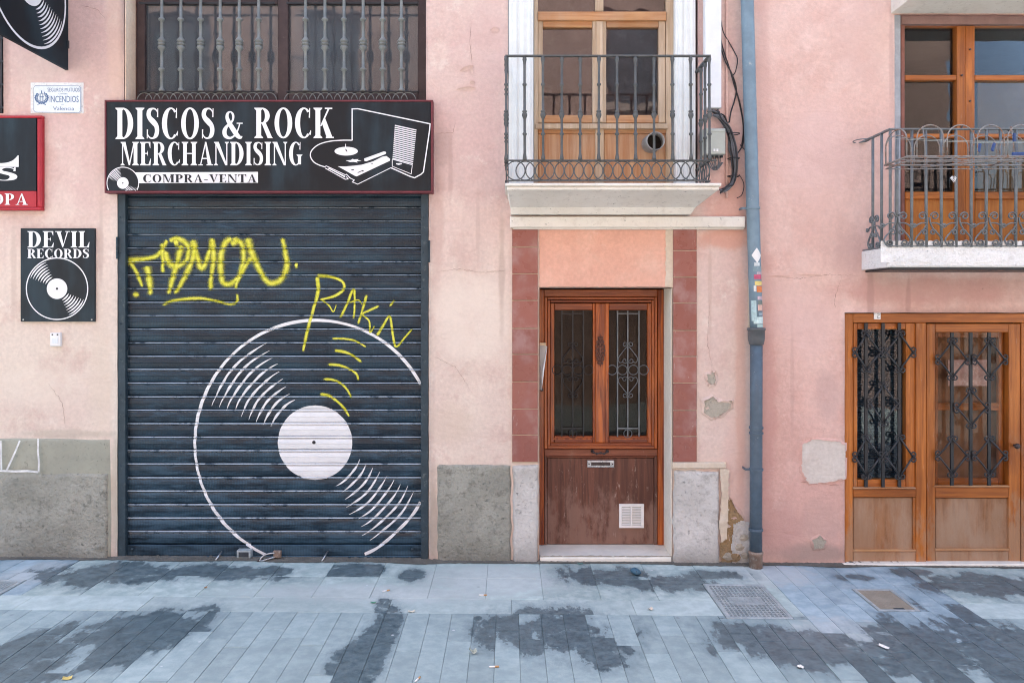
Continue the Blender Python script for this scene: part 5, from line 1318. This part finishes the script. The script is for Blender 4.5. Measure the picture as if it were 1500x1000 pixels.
# insurance plaque
y = -.012; pq = empty('insurance_plaque'); tag(pq, 'small white enamel plaque with blue lettering and emblem on the wall above the red sign', 'plaque')
qx = lambda v: PX(40+v/16.667, y); qz = lambda v: PZ(115+v/16.667, y); kp = qx(1)-qx(0)
mo_ = MB(); mo_.bpx(44.5, 121, 122.5, 166.5, -.004, .01, .003); mo_.build('mortar_rim', m_limestone_w, pq)
pl = MB(); c_ = 45
out = [(150, 170+c_), (150+c_, 170), (1310-c_, 175), (1310, 175+c_), (1310, 850-c_), (1310-c_, 850), (150+c_, 835), (150, 835-c_)]
pl.prism([(qx(a), qz(b)) for a, b in out][::-1], y, .0); pl.build('plate', m_enamel, pq)
bl = MB(); line2(bl, [(qx(730+(a-730)*.985), qz(505+(b-505)*.97)) for a, b in out], 9*kp, y-.001, True)
for (r0, w) in ((150, 34), (108, 18)):
    line2(bl, [(qx(352+r0*math.cos(math.radians(a))), qz(475-r0*.86*math.sin(math.radians(a)))) for a in range(-235, 56, 12)], w*kp, y-.0012)
for k in range(14):
    a = math.radians(-235+k*290/13); line2(bl, [(qx(352+120*math.cos(a)), qz(475-104*math.sin(a))), (qx(352+178*math.cos(a+.22)), qz(475-155*math.sin(a+.22)))], 20*kp, y-.0014)
for dx in (-36, 30): line2(bl, [(qx(352+dx), qz(360)), (qx(352+dx), qz(560))], 16*kp, y-.0016)
line2(bl, [(qx(300), qz(455)), (qx(405), qz(455))], 20*kp, y-.0018); line2(bl, [(qx(352), qz(300)), (qx(352), qz(380))], 26*kp, y-.002); line2(bl, [(qx(250), qz(645)), (qx(352), qz(600)), (qx(460), qz(650))], 18*kp, y-.0018)
bl.build('blue_emblem', m_blue_print, pq)
def sans(text, x0, x1, z0, z1, y, mat, parent):
    cu = bpy.data.curves.new('lettering', 'FONT'); cu.body = text; cu.resolution_u = 3
    tmp = bpy.data.objects.new('tmp_text', cu); COL.objects.link(tmp); dg = bpy.context.evaluated_depsgraph_get(); dg.update()
    me = bpy.data.meshes.new_from_object(tmp.evaluated_get(dg)); bpy.data.objects.remove(tmp)
    xs = [v.co.x for v in me.vertices]; zs = [v.co.y for v in me.vertices]
    if not xs: return
    a, b, c, d = min(xs), max(xs), min(zs), max(zs)
    for v in me.vertices: v.co = (x0+(v.co.x-a)/(b-a)*(x1-x0), y, z0+(v.co.y-c)/(d-c)*(z1-z0))
    me.materials.clear(); me.materials.append(mat); me.name = 'lettering'
    o = bpy.data.objects.new('lettering', me); COL.objects.link(o); o.parent = parent; return o
for t, a, b, c, d in (('SEGUROS MUTUOS', 495, 1280, 328, 232), ('CONTRA', 765, 985, 395, 362), ('INCENDIOS', 550, 1255, 588, 428), ('DE', 838, 890, 655, 628), ('Valencia', 630, 1145, 782, 690)):
    sans(t, qx(a), qx(b), qz(c), qz(d), y-.0012, m_blue_print, pq)
# little white sensor box
y = -.03; wb = empty('wall_sensor'); tag(wb, 'tiny white plastic box on the wall under the small record sign', 'box')
MB().bpx(73, 487.5, 88, 507, y, .0, .004).build('case', m_white, wb, bevel=.004)
g = MB(); g.bpx(75.5, 489, 77.5, 491, y-.003, y+.004, 0); g.bpx(83, 489, 85, 491, y-.003, y+.004, 0); g.build('screw', m_dark_metal, wb)
MB().bpx(76.5, 495, 84.5, 503, y-.005, y+.003, .002).build('lens', m_enamel, wb)
# chalk marks on the plinth
ck = MB()
def mark(L, w): line2(ck, [(PX(a, -.036), PZ(b, -.036)) for a, b in L], w/185, -.036)
mark([(0, 689), (20, 690), (40, 689.5), (56, 691)], 3.0); mark([(56, 642), (55.5, 660), (57, 676), (56.5, 691)], 2.6); mark([(29, 645), (22, 662), (10, 688)], 2.6); mark([(1, 645), (2, 688)], 2.6)
ck.build('marker_scrawl', m_chalk, house)

# ------------------------------------------------------------------ downpipe
dp = empty('downpipe'); tag(dp, 'blue grey rain downpipe with stickers running down between the two houses', 'downpipe')
YP = -.085
def pc(py):
    for (a, u), (b, v) in (((-400, 1084), (0, 1094.5)), ((0, 1094.5), (315, 1103)), ((315, 1103), (480, 1108)), ((480, 1108), (900, 1107))):
        if a <= py <= b: return PX(u+(v-u)*(py-a)/(b-a), YP)
pt = lambda py: (pc(py), YP, PZ(py, YP))
MB().tube([pt(q) for q in (-395, -150, 0, 120, 230, 315, 400, 482)], .050, 20).build('upper_pipe', m_pipe, dp, True)
MB().tube([pt(q) for q in (500, 600, 700, 806)], .048, 20).build('lower_pipe', m_pipe_low, dp, True)
sk = MB(); x, yy, z = pt(500); sk.lathe([(.050, -.025), (.056, -.022), (.056, -.006), (.060, 0), (.064, .02), (.064, .085), (.070, .088), (.070, .104), (.064, .107), (.054, .108)], (x, yy, z), 20); sk.build('socket', painted('grey_socket', (.11, .12, .13), .5, scale=8), dp, True)
for py in (305, 626, 634, 687, 775):
    r = MB(); x, yy, z = pt(py); r.lathe([(.049, -.010), (.055, -.008), (.055, .008), (.049, .010)], (x, yy, z), 20)
    if py in (305, 687): r.box(x-.085, x-.050, yy-.006, yy+.006, z-.008, z+.008, .002); r.box(x-.085, x-.077, yy+.0065, .0, z-.008, z+.008)
    r.build('collar', m_pipe_low if py > 400 else m_pipe, dp, False)
sb = MB(); x, yy, z = pt(831); sb.lathe([(.052, -.02), (.050, .10), (.056, .105), (.058, .125), (.052, .130)], (x, yy, z), 18); sb.build('stub', m_rust, dp, True)
rnd = random.Random(5)
def sticker(py0, py1, a0, a1, col, name='sticker', r=.0512):
    mb = MB(); z0, z1 = PZ(py1, YP), PZ(py0, YP); n = 6; pm = (py0+py1)/2; x = pc(pm)
    for zq, s_ in ((z0, 0), (z1, 0)):
        xx = pc(py1 if zq == z0 else py0)
        for i in range(n+1): a = math.radians(-90+a0+(a1-a0)*i/n); mb.v.append((xx+r*math.cos(a), YP+r*math.sin(a), zq))
    for i in range(n): mb.f.append((i, i+1, n+2+i, n+1+i))
    mb.build(name, painted(f'sticker_print', col, .5, (.6, .58, .56), (.60, .66), 40, var=.15), dp)
dm = MB(); x = pc(374); nn_ = []
for j in range(13):
    t = j/12; z = PZ(364+21*t, YP); hw = (1-abs(2*t-1))*44+3
    for i in range(5): a = math.radians(-90+6+hw*(i/2-1)); nn_.append((pc(364+21*t)+.0514*math.cos(a), YP+.0514*math.sin(a), z))
dm.add(nn_, [(j*5+i, j*5+i+1, j*5+i+6, j*5+i+5) for j in range(12) for i in range(4)]); dm.build('sticker', m_white, dp)
for a in ((385, 390, -20, 30, (.6, .65, .66)), (391, 398, -30, 60, (.22, .32, .36)), (398.5, 402, 0, 60, (.45, .36, .42)), (402.5, 409, -25, 50, (.55, .10, .18)), (412, 418, -20, 55, (.68, .55, .18)), (418.5, 427, -30, -8, (.72, .72, .7)), (419, 428, -5, 55, (.66, .20, .06)), (434, 439, 0, 60, (.58, .44, .50)), (440.5, 447, 5, 58, (.16, .20, .18)), (446, 455, 0, 50, (.70, .45, .38)), (457, 462, 5, 58, (.25, .33, .38)), (440, 470, -60, -12, (.42, .58, .60)), (464, 474, -40, 62, (.55, .70, .70)), (474.5, 479, -10, 60, (.40, .55, .54))): sticker(*a)
tp_ = MB(); tp_.box(PX(1096, -.01), PX(1099.5, -.01), -.02, -.002, PZ(480), PZ(407)); tp_.build('sealant_strip', m_cream, dp)

# ------------------------------------------------------------------ trunking, junction box, cables
y = -.07; tr = MB(); tr.bpx(1033, -250, 1057, 158, y, -.0, .004)
to = tr.build('cable_trunking', m_trunking, None, bevel=.003); tag(to, 'white cable trunking running up the wall beside the left balcony', 'trunking')
y = -.14; jb = empty('junction_box'); tag(jb, 'pale grey junction box behind the right end of the left balcony railing', 'junction box')
MB().bpx(1031.5, 188, 1063, 226, y, -.0, .006).build('case', m_boxgrey, jb, bevel=.006)
MB().bpx(1032.5, 190, 1062, 193, y-.004, y+.01, .001).build('lid_lip', m_boxgrey, jb)
g = MB(); g.bpx(1045, 218, 1048, 222, y-.004, y+.01); g.bpx(1049.5, 218, 1052.5, 222, y-.004, y+.01); g.build('catch', m_white, jb)
g = MB()
for k in range(4): g.tube([(PX(1036+k*7, -.08), -.08, PZ(226, -.08)), (PX(1036+k*7, -.08), -.08, PZ(231, -.08))], .012, 8)
g.build('cable_gland', m_cable, jb, True)
cb = empty('cable_bundle'); tag(cb, 'tangled black cables hanging down the wall beside the downpipe', 'cables')
def cable(pts, r, mat=m_cable, yo=-.02):
    P = [(PX(a, yo), yo-.012*math.sin(i*1.7), PZ(b, yo)) for i, (a, b) in enumerate(pts)]
    MB().tube(smooth_path(P, 6), r, 6).build('cable', mat, cb, True)
rc = random.Random(11)
cable([(1049, -200), (1050.5, 0), (1050, 30), (1053, 50), (1060, 85), (1072, 110), (1079, 130), (1076, 148), (1070, 165), (1068, 180)], .0055)
cable([(1052, -200), (1053, 0), (1053, 20), (1057, 60), (1068, 100), (1075, 125), (1084, 150), (1089, 180), (1088, 210), (1080, 225)], .005)
cable([(1053, 8), (1058, 45), (1067, 60), (1076, 75), (1080, 88), (1077, 105), (1074, 115), (1082, 145), (1088, 185), (1086, 215)], .004)
cable([(1048, 165), (1060, 170), (1066, 182), (1070, 190)], .006); cable([(1033, 168), (1046, 170), (1062, 172), (1068, 180)], .004, m_cable_g); cable([(1084, 212), (1094, 224)], .0035); cable([(1083, 256), (1089, 270), (1087, 285), (1080, 290)], .003)
for i in range(15):
    o = rc.uniform(-4.5, 4.5); b = rc.uniform(-3, 3)
    cable([(1046+rc.uniform(-6, 8), 163+rc.uniform(-4, 6)), (1055+o*.8, 172+rc.uniform(-3, 4)), (1066+o+b*.4, 186), (1072+o, 202), (1075+o*1.3+b, 218), (1076+o, 236), (1077+o*.7, 254), (1073+o*.6, 268+rc.uniform(-3, 3)), (1064+o*.4, 277+rc.uniform(-4, 3)), (1056+rc.uniform(-3, 5), 281+rc.uniform(-3, 3))], rc.uniform(.004, .0085), m_cable_g if i % 4 else m_cable, -.025-rc.uniform(0, .05))
for i in range(7): cable([(1034+i*3.5, 229), (1036+i*3+rc.uniform(-3, 3), 240), (1046+rc.uniform(-6, 4), 246+rc.uniform(-4, 4)), (1058+rc.uniform(-3, 3), 238)], .004, m_cable_g, -.06)
for py in (196, 232, 258):
    MB().tube([(PX(1075, -.05)+.045*math.cos(2*PI*k/14), -.045+.045*math.sin(2*PI*k/14), PZ(py, -.05)) for k in range(14)], .004, 5, closed=True).build('cable_tie', m_cable, cb, True)
rp = MB(); rp.tube([(PX(1064.5, -.01), -.012, PZ(q)) for q in (290, 200, 100, 0, -250)], .010, 8); rp_o = rp.build('conduit', m_wall_b, None, True); tag(rp_o, 'thin painted conduit rising on the wall just left of the downpipe', 'conduit')

# ------------------------------------------------------------------ wire drying rack on the right balcony
rk = empty('drying_rack'); tag(rk, 'rusty wire rack with rows of hoops hooked over the right balcony railing', 'rack')
ya, yb_ = -.475, -.80; zt2 = PZ(242, ya); xa = PX(1296, ya)
f_ = MB()
for yy in (ya, yb_):
    f_.tube([(xa, yy, zt2), (xe, yy, zt2)], .0065, 6); f_.tube([(xa+.01, yy, zt2-.028), (xe, yy, zt2-.022)], .0045, 6)
f_.tube([(xa, ya, zt2), (xa, yb_, zt2)], .008, 6); f_.tube([(xa+.01, ya, zt2-.028), (xa+.01, yb_, zt2-.028)], .006, 6)
for k in range(3): f_.tube([(xa, ya-.09-k*.075, zt2+.005), (xe, ya-.09-k*.075, zt2+.01)], .003, 5)
for k in range(6): f_.tube([(xa+.35+k*.42, ya, zt2-.004), (xa+.35+k*.42, yb_, zt2-.004)], .0045, 5)
f_.tube([(xa+.25, ya-.02, zt2-.02), (xa+.70, yb_+.1, zt2-.006)], .006, 5)
f_.build('tray_frame', m_wire, rk, True)
hp = MB(); hp.tube([(-.092, 0, 0)]+[(.092*math.cos(PI-PI*k/14), 0, .125+.092*math.sin(PI*k/14)) for k in range(15)]+[(.092, 0, 0)], .0045, 6)
h0 = hp.build('hoop', m_wire, rk, True, (xa+.155, yb_, zt2))
k = 0; x = xa+.155+.208
while x < xe-.1: copy(h0, rk, (x, yb_, zt2)); x += .208
x = xa+.10
while x < xe-.1: copy(h0, rk, (x, ya, zt2)); x += .208
o = copy(h0, rk, (xa, (ya+yb_)/2, zt2)); o.rotation_euler = (0, 0, PI/2); o.scale = (1.6, 1, 1)
ln = MB()
for dz, yy in ((.17, ya-.1), (.155, ya-.2)): ln.tube(smooth_path([(xa+.02, yy, zt2+dz), (xa+.9, yy, zt2+dz-.03), (xe, yy, zt2+dz-.01)], 8), .0014, 5)
ln.build('line', m_boxgrey, rk)
hk = MB()
for k in range(4):
    x = xa+.3+k*.65; hk.tube([(x, ya, zt2), (x, ya+.02, zt2+.2), (x, YF2, zr2+.025), (x, YF2+.03, zr2)], .005, 6)
hk.build('hook', m_wire, rk, True)
m_peg = painted('blue_plastic', (.035, .075, .22), .4, scale=12)
def peg(px, py, yy, label, tilt):
    o = MB(); o.box(-.008, .008, -.006, .006, -.035, .03, .002); o.box(-.011, -.0085, -.005, .005, -.03, .02, .001); o.tube([(0, -.008, .005), (0, .008, .005)], .006, 7)
    q = o.build('clothes_peg', m_peg, None, False, (PX(px, yy), yy, PZ(py, yy))); q.rotation_euler = (.1, tilt, .2); q.scale = (1.0, 1.0, .9); tag(q, label, 'clothes peg', 'blue pegs on the drying rack')
peg(1435, 216, ya-.12, 'blue clothes peg on the rack, leftmost of the pegs', .12); peg(1455.5, 215, ya-.12, 'blue clothes peg on the rack, second from the left', .25); peg(1486, 201, ya-.2, 'blue clothes peg set high among the hoops at the right', -.1)
cl = MB(); cl.box(-.06, .07, -.01, .01, -.02, .02, .006); co = cl.build('blue_cloth', m_peg, None, False, (PX(1495, ya-.1), ya-.1, PZ(227, ya-.1)), .005); tag(co, 'blue folded cloth lying in the wire rack at the right edge', 'cloth')
# shred of plastic caught on a baluster
sp = MB(); xx, zz_ = PX(1398, YF2-.03), PZ(262, YF2-.03)
for k in range(5):
    a = rc.uniform(-.02, .02); sp.tube([(xx+a*.5, YF2-.02, zz_+.022), (xx+a-.006*k*.4, YF2-.03, zz_+.006), (xx+rc.uniform(-.012, .015), YF2-.03, zz_-.012-.02*rc.random())], [.002, .005, .001], 4, flat=.3)
so = sp.build('plastic_shred', m_white, None); tag(so, 'torn white plastic shred caught on a bar of the right balcony', 'plastic scrap')
# paper in the street door, number plate, notice
y = .16; pp = MB(); 
pp.add([(PX(790.8, y), y+.03, PZ(503, y)), (PX(801.5, y), y-.02, PZ(507, y)), (PX(795, y), y-.02, PZ(540, y)), (PX(793.5, y), y, PZ(571, y)), (PX(790.6, y), y+.03, PZ(571, y))], [(0, 1, 2, 3, 4)])
pp.add([(v[0], v[1]+.004, v[2]) for v in pp.v[:5]], [(4, 3, 2, 1, 0)]); po = pp.build('envelope', m_white, None); tag(po, 'white envelope stuck between the street door and its left jamb', 'envelope')
po_ = MB(); po_.bpx(791, 502, 800, 506, y-.024, y-.016, .001); po_.build('flap', painted('manila_paper', (.62, .44, .27), .7), po)
y = .012; npb = empty('number_plate'); tag(npb, 'tiny white tag on the top rail of the orange shop doors', 'plate')
MB().bpx(1280.5, 457.5, 1290, 467.5, y, .022, .001).build('plate', m_white, npb)
g = MB(); line2(g, [(PX(a, y-.001), PZ(b, y-.001)) for a, b in ((1285, 459.5), (1287.5, 459), (1288, 461), (1285, 463.5), (1285, 465.5), (1288.5, 465.5))], .004, y-.0012); g.build('dark_mark', m_cable_g, npb)
y = .10; nt = MB(); nt.bpx(1389, 527, 1446, 565, y, y+.002, 0); no = nt.build('paper_notice', painted('pink_paper', (.50, .30, .27), .8, (.62, .45, .42), (.5, .6), 14), None); tag(no, 'faded pinkish paper notice behind the glass of the orange shop door', 'notice')

# ------------------------------------------------------------------ on the ground
m_dirt = mortar('foot_dirt', (.13, .125, .11), (.19, .185, .165), (.07, .07, .06), amt=.8, scale=3.0)
dm_ = MB(); x = -4.4; rows = []
while x < 4.6:
    on = not (PX(790) < x < PX(985))
    w = (.012+.05*max(0, nz(x*2.1, 3, 1)+.25)+.025*abs(nz(x*13, 1, 2))) if on else .006
    rows.append((x, w)); x += .016
for x, w in rows:
    for u in (0, .4, .8, 1): dm_.v.append((x, .02-(.055+w)*u, .003+(.012 if u < .5 else .004)*(1-u)*(1+nz(x*40, u*5, 3))+.0012))
for i in range(len(rows)-1):
    for k in range(3): dm_.f.append((i*4+k, i*4+k+1, i*4+k+5, i*4+k+4))
do = dm_.build('dirt', m_dirt, None, True); do.rotation_euler = (0, TILT, 0); do['kind'] = 'stuff'; do['label'] = 'dark dirt gathered along the foot of the walls'
def ground_thing(name, parts, label, cat, x, y, rz=0.0, group=None, lift=.0):
    e = empty(name, None, (x, y, -TILT*x+lift)); e.rotation_euler = (0, TILT, rz); tag(e, label, cat, group)
    for nm, mb, mat, sm in parts: mb.build(nm, mat, e, sm)
    return e
def cover(x0, x1, y0, y1, label, grid=True):
    cx, cy = (x0+x1)/2, (y0+y1)/2; a, b = (x1-x0)/2, (y1-y0)/2
    fr = MB(); w = .022
    fr.box(-a, a, -b, -b+w, -.04, .004, .003); fr.box(-a, a, b-w, b, -.04, .004, .003); fr.box(-a, -a+w, -b+w, b-w, -.04, .004, .003); fr.box(a-w, a, -b+w, b-w, -.04, .004, .003)
    parts = [('frame', fr, m_cast, False)]
    pit = MB(); pit.box(-a+w, a-w, -b+w, b-w, -.04, -.012); 
    if grid:
        parts.append(('bed_plate', pit, m_cast_dark, False))
        gr = MB(); A, Bq = a-w-.006, b-w-.006; nx_, ny_ = 14, 18; sx_, sy_ = 2*A/nx_, 2*Bq/ny_; bw = .009
        for i in range(nx_+1): x = -A+i*sx_; gr.box(x-bw/2, x+bw/2, -Bq, Bq, -.012, .0015)
        for j in range(ny_+1):
            yy = -Bq+j*sy_
            gr.box(-A, A, yy-bw/2, yy+bw/2, -.0115, .0010)
        gr.box(-A*.62, A*.62, -Bq*.28, Bq*.24, -.0115, .0028)
        parts.append(('grid', gr, m_cast, False))
        tx = MB(); rr_ = random.Random(3)
        for k in range(5): x = -A*.5+k*A*.24; tx.box(x, x+A*.14, -Bq*.10, Bq*.10, .0028, .0055, .001)
        parts.append(('raised_emblem', tx, m_cast, False))
    else:
        pit = MB(); pit.box(-a+w, a-w, -b+w, b-w, -.04, .001); parts.append(('fill', pit, m_pebble, False))
        nb_ = MB(); nb_.box(-.02, .05, -b+w+.005, -b+w+.03, .0015, .003); parts.append(('key_slot', nb_, m_cast_dark, False))
    return ground_thing('manhole_cover', parts, label, 'manhole cover', cx, cy)
cover(1.42, 1.855, -1.085, -.47, 'grey cast iron manhole cover with a square grid in front of the downpipe')
cover(2.48, 2.76, -.94, -.54, 'small tan pebble-filled cover in the blue paving before the orange shop doors', False)
cover(-3.925, -3.505, -.955, -.505, 'worn iron cover in the paving at the left edge of the street')
def lump_mb(rx_, ry_, rz_, seed, n=12, m=7):
    mb = MB()
    for j in range(m+1):
        t = PI*j/m
        for k in range(n):
            a = 2*PI*k/n; q = 1+.22*nz(math.cos(a)*1.3+seed, math.sin(a)*1.3, math.cos(t)*1.2)
            mb.v.append((rx_*math.sin(t)*math.cos(a)*q, ry_*math.sin(t)*math.sin(a)*q, rz_+rz_*math.cos(t)*q))
    for j in range(m):
        for k in range(n): mb.f.append((j*n+k, j*n+(k+1) % n, (j+1)*n+(k+1) % n, (j+1)*n+k))
    return mb
gx, gy = G(931, 841); ground_thing('pouch', [('pouch', lump_mb(.034, .048, .024, 3.0), painted('blue_pouch', (.055, .13, .19), .55, scale=14), True), ('seam', MB().tube([(-.02, -.035, .034), (0, 0, .046), (.02, .03, .038)], .003, 5), m_cable, True)], 'small dark blue pouch lying on the paving in front of the doorstep', 'pouch', gx, gy, .5)
gx, gy = G(852, 825.5)
def scrap(px, py, sx_, sy_, col, label, rz, name='paper_scrap', cat='litter', curl_=.012, group=None):
    gx, gy = G(px, py); mb = MB(); n = 5; rr_ = random.Random(px)
    for j in range(n+1):
        for i in range(n+1):
            u, v = i/n-.5, j/n-.5; q = 1-.35*abs(nz(u*3+px, v*3, py))
            mb.v.append((sx_*u*q, sy_*v*q, .003+curl_*(u*u*2.5+abs(nz(u*4, v*4, px)))))
    mb.f = [(j*(n+1)+i, j*(n+1)+i+1, (j+1)*(n+1)+i+1, (j+1)*(n+1)+i) for j in range(n) for i in range(n)]
    ground_thing(name, [(name, mb, painted('scrap_'+name, col, .8, scale=20), False)], label, cat, gx, gy, rz, group)
scrap(1293, 948, .035, .075, (.72, .72, .70), 'white paper scrap lying on the dark wet paving at the right', .5)
scrap(603, 896, .05, .025, (.62, .58, .48), 'pale crumpled paper scrap at the edge of the granite band, centre', .2)
scrap(547, 883, .04, .02, (.10, .30, .20), 'small green wrapper scrap on the granite band', .1)
scrap(1172, 978, .03, .035, (.74, .74, .72), 'white paper scrap on the pale paving near the lower edge', .9)
scrap(99, 994, .05, .04, (.55, .45, .16), 'yellowish leaf lying on the paving at the lower left', .3, 'dry_leaf', 'leaf')
scrap(301, 861, .022, .02, (.36, .20, .08), 'brown dry leaf on the granite band before the shutter', .6, 'dry_leaf', 'leaf')
scrap(850, 826.5, .045, .03, (.10, .22, .20), 'dark green wrapper scrap under the doorstep', .0)
scrap(953, 893, .035, .03, (.66, .58, .48), 'beige paper scrap on the granite band before the street door', .8)
scrap(693, 957, .04, .04, (.40, .44, .38), 'grey green crumpled scrap on the street pavers, centre', .4, curl_=.03)
def butt(px, py, rz, label):
    gx, gy = G(px, py); a = MB().tube([(-.022, 0, .005), (.012, 0, .005)], .0048, 8); b = MB().tube([(.0125, 0, .005), (.034, 0, .005)], .0050, 8)
    ground_thing('cigarette_end', [('paper', a, m_white, True), ('filter', b, painted('cork_filter', (.55, .32, .14), .8), True)], label, 'cigarette end', gx, gy, rz)
butt(722, 977, .1, 'cigarette end lying crosswise on the pale pavers, centre'); butt(611, 996, 1.2, 'cigarette end on the pavers at the bottom edge'); butt(564, 866, .6, 'cigarette end on the pale slabs before the shutter'); butt(706, 872, .05, 'cigarette end on the slabs between shutter and street door')
# locks at the foot of the shutter
y = -.02; lk = empty('lock_housing', None, (0, 0, 0)); tag(lk, 'small grey metal lock housing on the ground at the foot of the shutter', 'lock')
g = MB(); g.bpx(346.5, 806, 367, 817.5, y, .05, .003); g.build('case', m_cast, lk, bevel=.002); g = MB(); g.bpx(349.5, 808.5, 364, 815.8, y-.002, y+.01, 0); g.build('dark_face', m_cast_dark, lk)
pd = empty('padlock'); tag(pd, 'worn padlock with a long shackle lying hooked at the foot of the shutter', 'padlock')
g = MB(); g.bpx(400, 807, 411, 817, -.03, .0, .004); g.build('body', m_rust, pd, bevel=.002)
g = MB(); g.tube([(PX(a, -.03), -.03+c, PZ(b, -.03)) for a, b, c in ((402, 809.5, 0), (396, 810, 0), (388, 811.5, -.01), (384, 815, -.02), (382, 819, -.03), (386, 819, -.03), (394, 817.5, -.01), (402, 815.5, 0))], .006, 7); g.build('shackle', m_chrome, pd, True)
g = MB(); g.tube([(PX(379, -.03), -.06, PZ(821, -.05)), (PX(384, -.03), -.03, PZ(818, -.03))], .008, 6); g.build('hasp', m_dark_metal, pd, True)
for px, lab in ((322, 'thin metal peg leaning at the foot of the shutter, left of the lock housing'), (477, 'thin metal peg leaning at the foot of the shutter, right of the padlock')):
    g = MB(); g.tube([(PX(px-4, -.02), -.05, -TILT*PX(px)+.006), (PX(px+3, .03), .03, PZ(807, .03))], .006, 7); o = g.build('metal_peg', m_chrome, None, True); tag(o, lab, 'peg')
